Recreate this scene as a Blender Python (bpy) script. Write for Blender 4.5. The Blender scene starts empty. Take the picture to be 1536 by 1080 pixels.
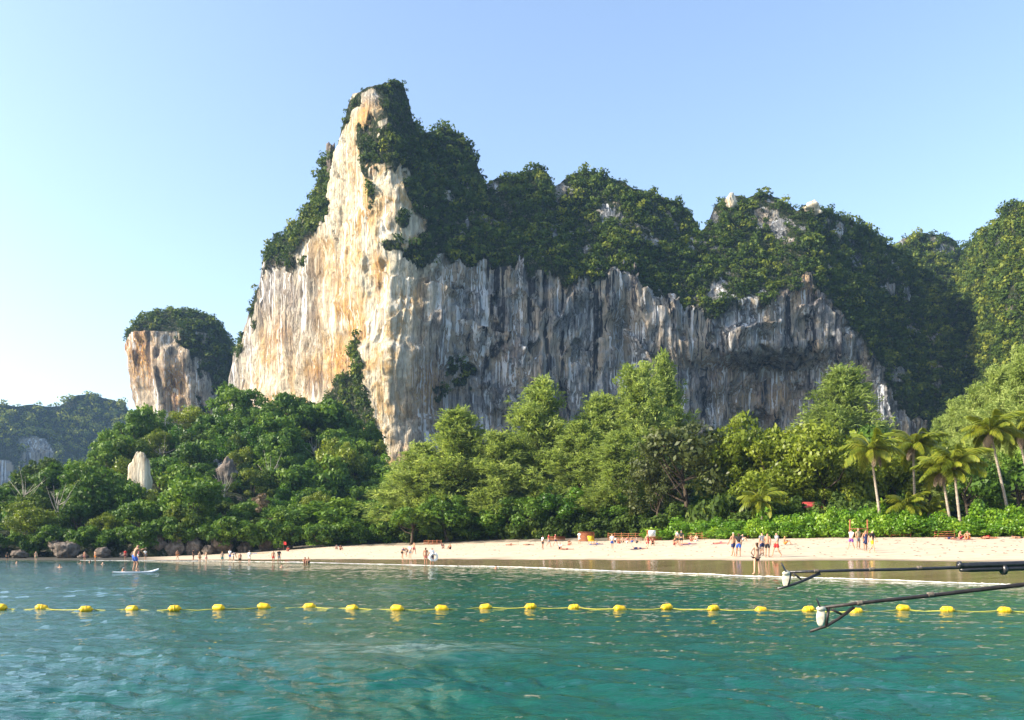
import bpy, bmesh, math, random
import numpy as np
from mathutils import Vector, Matrix, Euler

# ------------------------------------------------------------------ camera, sky, sun, exposure
scene = bpy.context.scene
COL = scene.collection
R = math.radians
F, EYE, HX, HY = 1536 * 28 / 36, 1.15, 768.0, 830.0      # focal length in photo pixels, eye height, horizon

cam_d = bpy.data.cameras.new("camera")
cam_d.lens = 28; cam_d.sensor_width = 36; cam_d.shift_y = (HY - 540) / 1536
cam_d.clip_start = 0.05; cam_d.clip_end = 30000
cam = bpy.data.objects.new("camera", cam_d); COL.objects.link(cam)
cam.location = (0, 0, EYE); cam.rotation_euler = (R(90), 0, 0)
scene.camera = cam

SUN_AZ = R(-106); SUN_EL = R(30)                          # azimuth from +Y, clockwise
to_sun = Vector((math.sin(SUN_AZ) * math.cos(SUN_EL), math.cos(SUN_AZ) * math.cos(SUN_EL), math.sin(SUN_EL)))
world = bpy.data.worlds.new("World"); scene.world = world; world.use_nodes = True
wn = world.node_tree.nodes; wl = world.node_tree.links
for n in list(wn): wn.remove(n)
sky = wn.new("ShaderNodeTexSky"); sky.sky_type = 'NISHITA'; sky.sun_disc = False
sky.sun_elevation = SUN_EL; sky.sun_rotation = SUN_AZ % (2 * math.pi)
sky.air_density = 1.0; sky.dust_density = 2.0; sky.ozone_density = 0.8
bg = wn.new("ShaderNodeBackground"); bg.inputs[1].default_value = 0.15
wo = wn.new("ShaderNodeOutputWorld")
wl.new(sky.outputs[0], bg.inputs[0]); wl.new(bg.outputs[0], wo.inputs[0])

sun_d = bpy.data.lights.new("sun", 'SUN'); sun_d.energy = 4.1; sun_d.angle = R(0.5); sun_d.color = (1.0, 0.90, 0.74)
sun = bpy.data.objects.new("sun", sun_d); COL.objects.link(sun)
sun.rotation_euler = to_sun.to_track_quat('Z', 'Y').to_euler(); sun.location = (-60, -20, 60)

scene.view_settings.view_transform = 'Standard'; scene.view_settings.look = 'None'
scene.view_settings.gamma = 1; scene.view_settings.use_curve_mapping = False
scene.view_settings.exposure = 1.38
scene.render.engine = 'CYCLES'
cy = scene.cycles
cy.use_denoising = True; cy.max_bounces = 6; cy.diffuse_bounces = 2; cy.glossy_bounces = 2
cy.transmission_bounces = 2; cy.transparent_max_bounces = 6; cy.volume_bounces = 0
cy.sample_clamp_indirect = 6; cy.caustics_reflective = False; cy.caustics_refractive = False

rng = np.random.default_rng(7); random.seed(7)

# ------------------------------------------------------------------ helpers
def at(px, py, Y): return ((px - HX) / F * Y, Y, EYE + (HY - py) / F * Y)

def hsh(x, y, z, seed):
    h = (x.astype(np.uint32) * np.uint32(374761393) + y.astype(np.uint32) * np.uint32(668265263)
         + z.astype(np.uint32) * np.uint32(2147483647) + np.uint32(seed * 974711 + 13))
    h = (h ^ (h >> np.uint32(13))) * np.uint32(1274126177)
    h = (h ^ (h >> np.uint32(16))) * np.uint32(2246822519)
    return ((h ^ (h >> np.uint32(15))) & np.uint32(0xFFFFFF)).astype(np.float64) / float(0xFFFFFF)

def vn(x, y, z=None, seed=0):
    x = np.asarray(x, float); y = np.asarray(y, float)
    z = np.zeros_like(x) if z is None else np.asarray(z, float)
    xi, yi, zi = np.floor(x), np.floor(y), np.floor(z)
    fx, fy, fz = x - xi, y - yi, z - zi
    fx, fy, fz = [t * t * t * (t * (t * 6 - 15) + 10) for t in (fx, fy, fz)]
    xi, yi, zi = [t.astype(np.int64) for t in (xi, yi, zi)]
    def c(a, b, d): return hsh(xi + a, yi + b, zi + d, seed)
    x00 = c(0,0,0) * (1 - fx) + c(1,0,0) * fx; x10 = c(0,1,0) * (1 - fx) + c(1,1,0) * fx
    x01 = c(0,0,1) * (1 - fx) + c(1,0,1) * fx; x11 = c(0,1,1) * (1 - fx) + c(1,1,1) * fx
    return ((x00 * (1 - fy) + x10 * fy) * (1 - fz) + (x01 * (1 - fy) + x11 * fy) * fz) * 2 - 1

def fbm(x, y, z=None, o=4, seed=0):
    s = 0; a = 1; t = 0
    z = np.zeros_like(np.asarray(x, float)) if z is None else z
    for i in range(o):
        s = s + a * vn(np.asarray(x) * 2**i, np.asarray(y) * 2**i, np.asarray(z) * 2**i, seed + i); t += a; a *= .5
    return s / t

def ss(a, b, x):
    t = np.clip((np.asarray(x, float) - a) / (b - a), 0, 1); return t * t * (3 - 2 * t)

def curve(pts):
    p = np.array(pts, float); return lambda x: np.interp(x, p[:, 0], p[:, 1])

def inside(poly, x, y):
    poly = np.array(poly, float); r = np.zeros(np.shape(x), bool); n = len(poly)
    for i in range(n):
        x1, y1 = poly[i]; x2, y2 = poly[(i + 1) % n]
        if y1 == y2: continue
        c = ((y1 > y) != (y2 > y)) & (x < (x2 - x1) * (y - y1) / (y2 - y1) + x1)
        r ^= c
    return r

def mk_mesh(name, V, faces, mat=None, attrs=None, smooth=True):
    """faces: array (M,k) or list of such arrays"""
    V = np.asarray(V, np.float32).reshape(-1, 3)
    fl = faces if isinstance(faces, list) else [faces]
    fl = [np.asarray(f, np.int32) for f in fl if len(f)]
    me = bpy.data.meshes.new(name)
    me.vertices.add(len(V)); me.vertices.foreach_set("co", V.ravel())
    nl = sum(f.size for f in fl); npoly = sum(len(f) for f in fl)
    me.loops.add(nl); me.polygons.add(npoly)
    me.loops.foreach_set("vertex_index", np.concatenate([f.ravel() for f in fl]))
    tot = np.concatenate([np.full(len(f), f.shape[1], np.int32) for f in fl])
    me.polygons.foreach_set("loop_start", np.concatenate([[0], np.cumsum(tot)[:-1]]).astype(np.int32))
    me.update(calc_edges=True)
    if smooth: me.polygons.foreach_set("use_smooth", np.ones(npoly, bool))
    for k, v in (attrs or {}).items():
        a = me.attributes.new(k, 'FLOAT', 'POINT'); a.data.foreach_set("value", np.asarray(v, np.float32).ravel())
    if mat: me.materials.append(mat)
    return me

def link(name, data, parent=None, loc=None, rot=None, scale=None):
    o = bpy.data.objects.new(name, data); COL.objects.link(o)
    if parent is not None: o.parent = parent
    if loc is not None: o.location = loc
    if rot is not None: o.rotation_euler = rot
    if scale is not None: o.scale = scale if hasattr(scale, '__len__') else (scale,) * 3
    return o

def tag(o, label, cat, group=None):
    o['label'] = label; o['category'] = cat
    if group: o['group'] = group
    return o

def thing(name, label, cat, loc=(0, 0, 0), rz=0, group=None, scale=1):
    return tag(link(name, None, None, loc, (0, 0, rz), scale), label, cat, group)

def struct(name, me): o = link(name, me); o['kind'] = 'structure'; return o

class MB:
    """collects shapes for one mesh"""
    def __init__(s): s.V = []; s.F = {3: [], 4: []}; s.n = 0
    def add(s, V, faces):
        V = np.asarray(V, float).reshape(-1, 3); f = np.asarray(faces, int)
        s.V.append(V); s.F[f.shape[1]].append(f + s.n); s.n += len(V); return s
    def tube(s, P, rad, k=8, caps=True, flat=1.0):
        P = np.asarray(P, float); n = len(P); rad = np.broadcast_to(np.asarray(rad, float), (n,))
        T = np.gradient(P, axis=0); T /= np.linalg.norm(T, axis=1)[:, None] + 1e-9
        ref = np.array([0, 0, 1.0]) if abs(T[0][2]) < .9 else np.array([1.0, 0, 0])
        U = np.cross(T, ref); U /= np.linalg.norm(U, axis=1)[:, None] + 1e-9
        W = np.cross(T, U)
        a = np.linspace(0, 2 * np.pi, k, endpoint=False)
        V = P[:, None] + rad[:, None, None] * (U[:, None] * np.cos(a)[None, :, None] + flat * W[:, None] * np.sin(a)[None, :, None])
        i, j = np.meshgrid(np.arange(n - 1), np.arange(k), indexing='ij'); j2 = (j + 1) % k
        q = np.stack([i * k + j, i * k + j2, (i + 1) * k + j2, (i + 1) * k + j], -1).reshape(-1, 4)
        b = s.n; s.add(V, q)
        if caps:
            for e, rev in ((0, False), (n - 1, True)):
                c = s.n; s.V.append(P[e][None]); s.n += 1
                jj = np.arange(k); o = b + e * k
                t = np.stack([np.full(k, c), o + (jj + 1) % k, o + jj], -1)
                s.F[3].append(t[:, ::-1] if rev else t)
        return s
    def box(s, lo, hi, M=None):
        x0, y0, z0 = lo; x1, y1, z1 = hi
        V = np.array([[x0,y0,z0],[x1,y0,z0],[x1,y1,z0],[x0,y1,z0],[x0,y0,z1],[x1,y0,z1],[x1,y1,z1],[x0,y1,z1]], float)
        if M is not None: V = V @ np.array(M.to_3x3()).T + np.array(M.translation)
        return s.add(V, [[0,3,2,1],[4,5,6,7],[0,1,5,4],[1,2,6,5],[2,3,7,6],[3,0,4,7]])
    def ball(s, c, r, nu=10, nv=7, fn=None):
        u = np.linspace(0, 2*np.pi, nu, endpoint=False); v = np.linspace(0.02, np.pi-0.02, nv)
        vv, uu = np.meshgrid(v, u, indexing='ij')
        D = np.stack([np.sin(vv)*np.cos(uu), np.sin(vv)*np.sin(uu), np.cos(vv)], -1).reshape(-1, 3)
        r = np.asarray(r, float)
        P = D * r
        if fn is not None: P = P * fn(D)[:, None]
        i, j = np.meshgrid(np.arange(nv-1), np.arange(nu), indexing='ij'); j2 = (j+1) % nu
        q = np.stack([i*nu+j, (i+1)*nu+j, (i+1)*nu+j2, i*nu+j2], -1).reshape(-1, 4)
        b = s.n; s.add(P + np.asarray(c, float), q)
        s.F[4].append(np.array([[b+k for k in (0, 1, 2, 3)]])) if False else None
        for row, rev in ((0, False), (nv-1, True)):
            t = np.array([[b+row*nu, b+row*nu+k, b+row*nu+k+1] for k in range(1, nu-1)])
            s.F[3].append(t[:, ::-1] if rev else t)
        return s
    def mesh(s, name, mat, smooth=True, attrs=None):
        fl = [np.concatenate(s.F[k]) for k in (4, 3) if s.F[k]]
        return mk_mesh(name, np.concatenate(s.V), fl, mat, attrs, smooth)

# ------------------------------------------------------------------ materials
class NT:
    def __init__(s, name):
        s.m = bpy.data.materials.new(name); s.m.use_nodes = True; s.t = s.m.node_tree
        for n in list(s.t.nodes): s.t.nodes.remove(n)
        s.out = s.n("ShaderNodeOutputMaterial")
    def n(s, kind, **kw):
        n = s.t.nodes.new(kind)
        for k, v in kw.items(): setattr(n, k, v)
        return n
    def l(s, a, b): s.t.links.new(a, b)
    def put(s, sock, v):
        if isinstance(v, bpy.types.NodeSocket): s.l(v, sock)
        elif isinstance(v, (tuple, list)): sock.default_value = tuple(v) + ((1,) if len(v) == 3 and sock.type == 'RGBA' else ())
        else: sock.default_value = v
    def attr(s, name): return s.n("ShaderNodeAttribute", attribute_name=name).outputs["Fac"]
    def coord(s, scale=(1, 1, 1), obj=True):
        tc = s.n("ShaderNodeTexCoord"); mp = s.n("ShaderNodeMapping"); mp.inputs["Scale"].default_value = scale
        s.l(tc.outputs["Object" if obj else "Generated"], mp.inputs[0]); return mp.outputs[0]
    def noise(s, vec, scale=1, detail=4, rough=.55, dist=0):
        n = s.n("ShaderNodeTexNoise"); s.l(vec, n.inputs["Vector"])
        n.inputs["Scale"].default_value = scale; n.inputs["Detail"].default_value = detail
        n.inputs["Roughness"].default_value = rough; n.inputs["Distortion"].default_value = dist
        return n.outputs[0]
    def ramp(s, fac, stops, interp='LINEAR'):
        r = s.n("ShaderNodeValToRGB"); r.color_ramp.interpolation = interp
        e = r.color_ramp.elements
        while len(e) < len(stops): e.new(0.5)
        for el, (p, c) in zip(e, stops):
            el.position = p
            if not hasattr(c, '__len__'): c = (c, c, c)
            el.color = tuple(c) + (1,)
        s.l(fac, r.inputs[0]); return r.outputs[0]
    def mix(s, f, a, b, mode='MIX'):
        m = s.n("ShaderNodeMix", data_type='RGBA', blend_type=mode)
        s.put(m.inputs[0], f); s.put(m.inputs[6], a); s.put(m.inputs[7], b); return m.outputs[2]
    def math(s, op, a, b=0.0, clamp=False):
        m = s.n("ShaderNodeMath", operation=op, use_clamp=clamp); s.put(m.inputs[0], a); s.put(m.inputs[1], b); return m.outputs[0]
    def bump(s, h, strength=.5, dist=.1, normal=None):
        b = s.n("ShaderNodeBump"); b.inputs["Strength"].default_value = strength; b.inputs["Distance"].default_value = dist
        s.l(h, b.inputs["Height"])
        if normal is not None: s.l(normal, b.inputs["Normal"])
        return b.outputs[0]
    def bsdf(s, col, rough=.8, spec=.3, normal=None, ior=None, metal=0):
        p = s.n("ShaderNodeBsdfPrincipled"); s.put(p.inputs["Base Color"], col); s.put(p.inputs["Roughness"], rough)
        p.inputs["Specular IOR Level"].default_value = spec; p.inputs["Metallic"].default_value = metal
        if ior: p.inputs["IOR"].default_value = ior
        if normal is not None: s.l(normal, p.inputs["Normal"])
        return p
    def done(s, p): s.l(p.outputs[0] if hasattr(p, 'outputs') else p, s.out.inputs["Surface"]); return s.m

def leaf_mat(name, dark, mid, light, transl=.3, rough=.5, spec=.25, warm=None):
    t = NT(name)
    a = t.attr("tint"); oi = t.n("ShaderNodeObjectInfo").outputs["Random"]
    f = t.math('ADD', t.math('MULTIPLY', a, .8), t.math('MULTIPLY', oi, .2), True)
    stops = [(0.0, dark), (0.45, mid), (0.92, light)]
    if warm: stops.append((1.0, warm))
    c = t.ramp(f, stops)
    p = t.bsdf(c, rough, spec)
    tr = t.n("ShaderNodeBsdfTranslucent"); t.l(t.mix(1.0, c, (1.0, 1.0, .55), 'MULTIPLY'), tr.inputs[0])
    m = t.n("ShaderNodeMixShader"); m.inputs[0].default_value = transl
    t.l(p.outputs[0], m.inputs[1]); t.l(tr.outputs[0], m.inputs[2])
    return t.done(m)

def plain(name, col, rough=.7, spec=.3, var=.15, scale=6, metal=0, bump=0):
    t = NT(name); v = t.coord()
    n = t.noise(v, scale, 4)
    c = t.mix(t.ramp(n, [(.3, 0), (.7, 1)]), tuple(x * (1 - var) for x in col), tuple(min(1, x * (1 + var)) for x in col))
    return t.done(t.bsdf(c, rough, spec, t.bump(n, bump, .02) if bump else None, metal=metal))

def bark_mat(name, a, b, sc=(6, 6, 1.2)):
    t = NT(name); v = t.coord(sc); n = t.noise(v, 1.5, 6, .65)
    return t.done(t.bsdf(t.ramp(n, [(.3, a), (.7, b)]), .9, .1, t.bump(n, .8, .05)))

def rock_mat(name):
    t = NT(name)
    o = t.attr("ochre"); g = t.attr("grey"); veg = t.attr("veg"); st = t.attr("stain")
    wide = t.noise(t.coord((.10, .10, .016)), 1.0, 5, .62, 1.0)      # broad bands of run-off
    run = t.noise(t.coord((.34, .34, .011)), 1.0, 7, .60, .8)        # single runs
    run2 = t.noise(t.coord((.60, .60, .016)), 1.0, 7, .60, .7)
    fine = t.noise(t.coord((1.5, 1.5, .08)), 1.0, 6, .64, .4)
    patch = t.noise(t.coord((.085, .085, .07)), 1.0, 6, .66, .5)
    grit = t.noise(t.coord((.9, .9, .75)), 1.0, 8, .74, .3)
    base = t.mix(g, (.70, .56, .35), (.40, .395, .385))  # cream to grey paints in sunlit and shaded faces, besides real weathering
    base = t.mix(t.ramp(patch, [(.47, 0), (.54, .95)]), base, t.mix(g, (.82, .74, .57), (.46, .385, .295)))
    base = t.mix(t.ramp(patch, [(.42, .9), (.48, 0)]), base, t.mix(g, (.66, .44, .20), (.23, .235, .25)))
    om = t.math('MULTIPLY', t.math('POWER', o, 1.05), t.ramp(t.math('ADD', t.math('MULTIPLY', grit, .5), t.math('MULTIPLY', run2, .5)), [(.40, .05), (.49, 1)]))
    base = t.mix(om, base, t.ramp(grit, [(.40, (.34, .10, .02)), (.5, (.62, .28, .05)), (.60, (.76, .48, .14))]))
    pale = t.math('MULTIPLY', t.ramp(run2, [(.525, 0), (.56, 1)]), t.ramp(wide, [(.48, .06), (.56, 1)]))
    base = t.mix(t.math('MULTIPLY', pale, .92), base, t.mix(g, (.90, .85, .74), (.80, .82, .85)))
    dk = t.math('MULTIPLY', t.ramp(run, [(.46, 1), (.495, 0)]), t.ramp(wide, [(.44, 1), (.53, .10)]))
    dk = t.math('MULTIPLY', dk, t.math('ADD', .10, t.math('MULTIPLY', st, .90), True))
    base = t.mix(dk, base, t.mix(g, (.12, .10, .085), (.038, .040, .048)))
    crack = t.ramp(t.math('ABSOLUTE', t.math('SUBTRACT', run2, .5)), [(.0, 1), (.016, 0)])
    base = t.mix(t.math('MULTIPLY', crack, t.math('ADD', .22, t.math('MULTIPLY', st, .6))), base, t.mix(g, (.16, .11, .07), (.03, .03, .034)))
    fk = t.math('MULTIPLY', t.ramp(fine, [(.36, 1), (.41, 0)]), t.math('ADD', .2, t.math('MULTIPLY', st, .35)))
    base = t.mix(fk, base, t.mix(g, (.34, .25, .15), (.06, .06, .065)))
    base = t.mix(t.math('MULTIPLY', t.ramp(fine, [(.60, 0), (.65, 1)]), .4), base, t.mix(g, (.82, .75, .62), (.50, .51, .53)))
    base = t.mix(t.ramp(grit, [(.30, .8), (.355, 0)]), base, t.mix(g, (.30, .21, .13), (.06, .055, .05)))
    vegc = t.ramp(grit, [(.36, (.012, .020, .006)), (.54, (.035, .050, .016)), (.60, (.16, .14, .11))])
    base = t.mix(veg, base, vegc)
    h = t.math('ADD', t.math('MULTIPLY', fine, 1.2), t.math('ADD', t.math('MULTIPLY', grit, 1.2), t.math('MULTIPLY', run, 1.8)))
    h = t.math('SUBTRACT', h, t.math('MULTIPLY', crack, .4))
    return t.done(t.bsdf(base, .92, .12, t.bump(h, 1.0, 1.6)))

M = {}
M['rock'] = rock_mat('limestone')
M['bould'] = None
# ------------------------------------------------------------------ lay of the land
P_ = np.array([  # px, waterline Y, wet/dry py, wet/dry Y, back py, back Y
    (-900, 140, 839.5, 148, 836, 158), (0, 135, 840, 140, 836, 152), (230, 122, 840, 128, 835, 150), (300, 116, 839.5, 124, 832, 152), (400, 106, 839, 117, 827, 150),
    (500, 94, 838.5, 107, 820, 147), (640, 76, 838.5, 91, 817, 140), (800, 62, 838.5, 79, 812, 130), (950, 49, 839, 66, 811, 118),
    (1100, 40, 839.5, 53, 808, 100), (1300, 34, 840, 51, 806, 88), (1536, 28.5, 843, 43, 805, 80), (1900, 22, 848, 32, 802, 70), (2600, 18, 850, 28, 800, 64)], float)

def ground_z(x, y):
    x = np.asarray(x, float); y = np.maximum(np.asarray(y, float), 4)
    px = np.clip(HX + F * x / y, -900, 2600)
    Yw, pd, Yd, pb, Yb = [np.interp(px, P_[:, 0], P_[:, k]) for k in range(1, 6)]
    zd = EYE + (HY - pd) / F * Yd; zb = EYE + (HY - pb) / F * Yb
    z = np.where(y < Yw, -(Yw - y) * .045,
        np.where(y < Yd, zd * (y - Yw) / (Yd - Yw),
        np.where(y < Yb, zd + (zb - zd) * (y - Yd) / (Yb - Yd), zb + (y - Yb) * .07)))
    return np.maximum(z, -2.2)

def on_ground(px, py):
    """the point of the ground seen at photo position px, py"""
    Y = np.linspace(20, 160, 4000); X = (px - HX) / F * Y
    q = HY - (ground_z(X, Y) - EYE) / Y * F
    ok = np.where(q <= py)[0]
    i = ok[0] if len(ok) else len(Y) - 1
    return X[i], Y[i], float(ground_z(X[i], Y[i]))

def make_land():
    pxs = np.concatenate([np.linspace(-900, 150, 60), np.linspace(165, 1600, 300), np.linspace(1630, 2600, 40)])
    ts = np.concatenate([np.linspace(0, 1, 12)[:-1], 1 + np.linspace(0, 1, 30)[:-1], 2 + np.linspace(0, 1, 50)[:-1], 3 + np.linspace(0, 1, 18) ** 2])
    PX, T = np.meshgrid(pxs, ts)
    Yw, Yd, Yb = [np.interp(PX, P_[:, 0], P_[:, k]) for k in (1, 3, 5)]
    Y = np.where(T < 1, Yw - 18 * (1 - T), np.where(T < 2, Yw + (Yd - Yw) * (T - 1), np.where(T < 3, Yd + (Yb - Yd) * (T - 2), Yb + (T - 3) * 900)))
    X = (PX - HX) / F * Y; Z = ground_z(X, Y)
    dry = ss(2.0, 2.3, T)
    Z = Z + dry * (.05 * fbm(X / 3, Y / 3, o=3, seed=3) + .022 * vn(X / .7, Y / .7, seed=9))
    edge = 2.0 + .10 * fbm(X / 7, Y / 5, o=3, seed=5)
    wet = 1 - ss(edge - .1, edge + .05, T)
    nr, nc = PX.shape
    i, j = np.meshgrid(np.arange(nr - 1), np.arange(nc - 1), indexing='ij')
    q = np.stack([i * nc + j, i * nc + j + 1, (i + 1) * nc + j + 1, (i + 1) * nc + j], -1).reshape(-1, 4)
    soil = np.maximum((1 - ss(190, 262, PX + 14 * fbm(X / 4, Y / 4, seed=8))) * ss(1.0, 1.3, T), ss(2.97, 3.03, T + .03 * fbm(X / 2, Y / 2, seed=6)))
    t = NT('sand'); v = t.coord(); n = t.noise(v, .8, 6, .6); nf = t.noise(v, 6, 4, .6); w = t.attr("wet"); so = t.attr("soil")
    drycol = t.ramp(n, [(.3, (.38, .295, .20)), (.7, (.50, .405, .29))])
    vs = t.coord((.06, .5, .5)); ns = t.noise(vs, 1, 4, .6)
    wetcol = t.ramp(ns, [(.35, (.13, .09, .045)), (.65, (.24, .175, .10))])
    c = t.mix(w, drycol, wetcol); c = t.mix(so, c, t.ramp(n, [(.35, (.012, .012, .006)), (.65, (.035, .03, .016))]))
    r = t.math('SUBTRACT', .95, t.math('MULTIPLY', w, .83))
    b = t.bump(t.math('ADD', nf, t.math('MULTIPLY', n, 2)), .55, .03)
    bw = t.bump(t.noise(t.coord((.5, 3.5, 1)), 1, 4), .35, .03)
    nm = t.n("ShaderNodeMix", data_type='VECTOR'); t.l(w, nm.inputs[0]); t.l(b, nm.inputs[4]); t.l(bw, nm.inputs[5])
    p = t.bsdf(c, r, .5, nm.outputs[1]); mat = t.done(p)
    return struct('beach_ground', mk_mesh('beach_ground', np.stack([X, Y, Z], -1), q, mat, {'wet': wet, 'soil': soil}))
make_land()

# ------------------------------------------------------------------ sea
def make_sea():
    ang = np.linspace(-50, 50, 560); ang = np.concatenate([np.linspace(-180, -52, 30), ang, np.linspace(52, 180, 30)])
    r = np.concatenate([np.geomspace(2.5, 170, 560), np.geomspace(190, 3000, 14)])
    A, RR = np.meshgrid(np.radians(ang), r)
    X = RR * np.sin(A); Y = RR * np.cos(A)
    g = np.random.default_rng(3); Z = np.zeros_like(X)
    DX = X + .5 * fbm(X / 3, Y / 3, seed=21); DY = Y + .5 * fbm(X / 3, Y / 3, seed=31)
    for k in range(54):
        lam = .20 * (1.7 / .20) ** g.random(); th = R(80) + g.normal() * .42
        amp = .0040 * lam ** .66 * (.5 + 1.0 * g.random())
        cell = RR * .0068
        fade = np.clip((lam - 2 * cell) / (2 * cell), 0, 1)
        ph = 2 * np.pi / lam * (DX * math.cos(th) + DY * math.sin(th)) + g.random() * 6.283
        Z += amp * fade * (np.sin(ph) + .34 * np.cos(2 * ph))
    Z *= .55 + .65 * ss(-.4, .6, fbm(X / 9, Y / 6, seed=41))
    px = np.clip(HX + F * X / np.maximum(Y, 4), -900, 2600); Yw = np.interp(px, P_[:, 0], P_[:, 1])
    depth = np.clip((Yw - Y) / 30, 0, 1); depth = np.where(Y < 4, 1, depth)
    Z *= .12 + .88 * ss(0, .25, depth)
    # small swirl where the water breaks over itself
    sx, sy = X + 1.25, Y - 9.6
    wash = np.exp(-((sx / 1.3) ** 2 + (sy / .75) ** 2))
    Z += wash * (.035 + .03 * fbm(X / .7, Y / .5, seed=51))
    nr, nc = X.shape
    i, j = np.meshgrid(np.arange(nr - 1), np.arange(nc - 1), indexing='ij')
    q = np.stack([i * nc + j, (i + 1) * nc + j, (i + 1) * nc + j + 1, i * nc + j + 1], -1).reshape(-1, 4)
    # close the hole under the boat
    V = np.stack([X, Y, Z], -1).reshape(-1, 3); V = np.concatenate([V, [[0, 0, 0]]])
    c = len(V) - 1; tri = np.array([[c, k, k + 1] for k in range(nc - 1)])
    t = NT('sea_water'); d = t.attr("depth"); w = t.attr("wash")
    v1 = t.coord((.55, 1.7, 1)); na = t.noise(v1, 7.0, 5, .65, .4); nb = t.noise(v1, 1.6, 6, .66, .6); nc_ = t.noise(t.coord((.12, .3, 1)), 1, 3)
    col = t.ramp(d, [(0, (.065, .070, .026)), (.22, (.015, .085, .040)), (.7, (.003, .069, .044)), (1, (.002, .060, .046))])
    col = t.mix(t.math('MULTIPLY', t.ramp(nc_, [(.35, 0), (.7, 1)]), .35), col, (.006, .082, .036))
    nw = t.noise(t.coord((1.2, 2.6, 1)), 1.6, 7, .68, 1.0)
    wm = t.math('MULTIPLY', w, t.ramp(nw, [(.42, 0), (.62, 1)]), True)
    col = t.mix(t.math('MULTIPLY', wm, .30), col, (.50, .58, .52))
    n = t.bump(t.math('ADD', t.math('MULTIPLY', na, .55), nb), 0.8, .045)
    p = t.bsdf(col, t.math('ADD', .02, t.math('MULTIPLY', wm, .4)), .5, n, ior=1.45)
    mat = t.done(p)
    return struct('sea_water', mk_mesh('sea_water', V, [q, tri], mat, {'depth': np.append(depth.ravel(), 1), 'wash': np.append(wash.ravel(), 0)}))
make_sea()

def make_foam():
    """ragged line of broken wave along the water's edge"""
    pxs = np.linspace(120, 1900, 2600)
    Yw = np.interp(pxs, P_[:, 0], P_[:, 1])
    wob = 1.5 * fbm(pxs / 110, pxs * 0, seed=61, o=6)
    w = np.maximum(.004, .10 + .70 * fbm(pxs / 70, pxs * 0 + 3, seed=71, o=6)) * (Yw / 55) ** .8 * np.interp(Yw, [30, 60], [.5, 1])
    rows = []
    for k in np.linspace(0, 1, 7):
        Y = Yw + wob * Yw / 55 - w * 1.2 + w * 2.4 * k
        X = (pxs - HX) / F * Y
        Z = np.maximum(ground_z(X, Y), 0) + .012 + .05 * math.sin(math.pi * k) * (.6 + .4 * vn(pxs / 3, pxs * 0 + k * 5, seed=81))
        rows.append(np.stack([X, Y, Z], -1))
    V = np.stack(rows); nr, nc = V.shape[:2]
    i, j = np.meshgrid(np.arange(nr - 1), np.arange(nc - 1), indexing='ij')
    q = np.stack([i * nc + j, i * nc + j + 1, (i + 1) * nc + j + 1, (i + 1) * nc + j], -1).reshape(-1, 4)
    t = NT('foam'); n = t.noise(t.coord((1, 1, 1)), 4, 6, .7)
    m = t.done(t.bsdf(t.ramp(n, [(.3, (.36, .36, .31)), (.62, (.70, .70, .67))]), .7, .3, t.bump(n, .8, .05)))
    o = link('sea_foam', mk_mesh('sea_foam', V, q, m)); o['kind'] = 'stuff'
    tag(o, 'thin white line of foam along the water\'s edge of the beach', 'foam')
make_foam()

# ------------------------------------------------------------------ cliffs and hills
VEG_PTS = []          # (points, normals, size scale, tint shift) gathered for the jungle

def grid_normals(V):
    du = np.gradient(V, axis=1); dv = np.gradient(V, axis=0)
    n = np.cross(du, dv); n /= np.linalg.norm(n, axis=2)[:, :, None] + 1e-9
    flip = (n[:, :, 1] > 0) & (np.abs(n[:, :, 1]) > abs(n[:, :, 2]) * .2)
    return n

def relief(name, cols, base, ridge, nrow, depth, disp, attr_fn, back=90, tree=None, mat=None):
    cols = np.asarray(cols, float)
    T = np.linspace(0, 1, nrow)[:, None]
    PX = np.repeat(cols[None], nrow, 0)
    PY = base(cols)[None] * (1 - T) + ridge(cols)[None] * T
    Y = depth(PX, PY)
    V = np.stack([(PX - HX) / F * Y, Y, EYE + (HY - PY) / F * Y], -1)
    N = grid_normals(V)
    at_ = attr_fn(PX, PY, V)
    V = V + N * disp(V, PX, PY, at_)[:, :, None]
    fadeb = V[-1].copy()
    rows = [V]
    for f, dz in ((.06, .97), (.25, .85), (.6, .5), (1.0, 0)):
        b = fadeb.copy(); b[:, 1] += back * f; b[:, 0] *= b[:, 1] / fadeb[:, 1]; b[:, 2] = fadeb[:, 2] * dz - (3 if dz == 0 else 0)
        rows.append(b[None])
    W = np.concatenate(rows); nr, nc = W.shape[:2]
    i, j = np.meshgrid(np.arange(nr - 1), np.arange(nc - 1), indexing='ij')
    q = np.stack([i * nc + j, i * nc + j + 1, (i + 1) * nc + j + 1, (i + 1) * nc + j], -1).reshape(-1, 4)
    A = {}
    for k in ('veg', 'ochre', 'grey', 'stain'):
        a = np.broadcast_to(at_.get(k, np.zeros_like(PX)), PX.shape)
        fill = np.repeat(a[-1:] if k != 'veg' else np.ones_like(a[-1:]), 4, 0)
        A[k] = np.concatenate([a, fill])
    o = struct(name, mk_mesh(name, W, q, mat or M['rock'], A))
    if tree:
        dens, size, tint = tree
        C = (V[:-1, :-1] + V[1:, 1:]) / 2
        ar = np.linalg.norm(np.cross(V[1:, 1:] - V[:-1, :-1], V[1:, :-1] - V[:-1, 1:]), axis=2) / 2
        vg = (at_['veg'] * at_.get('dense', 1))[:-1, :-1]
        pick = rng.random(ar.shape) < np.clip(ar * dens * vg, 0, 1)
        n2 = grid_normals(V)[:-1, :-1][pick]
        VEG_PTS.append((C[pick], n2, np.full(pick.sum(), size), np.full(pick.sum(), tint)))
    return o, V

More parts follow.
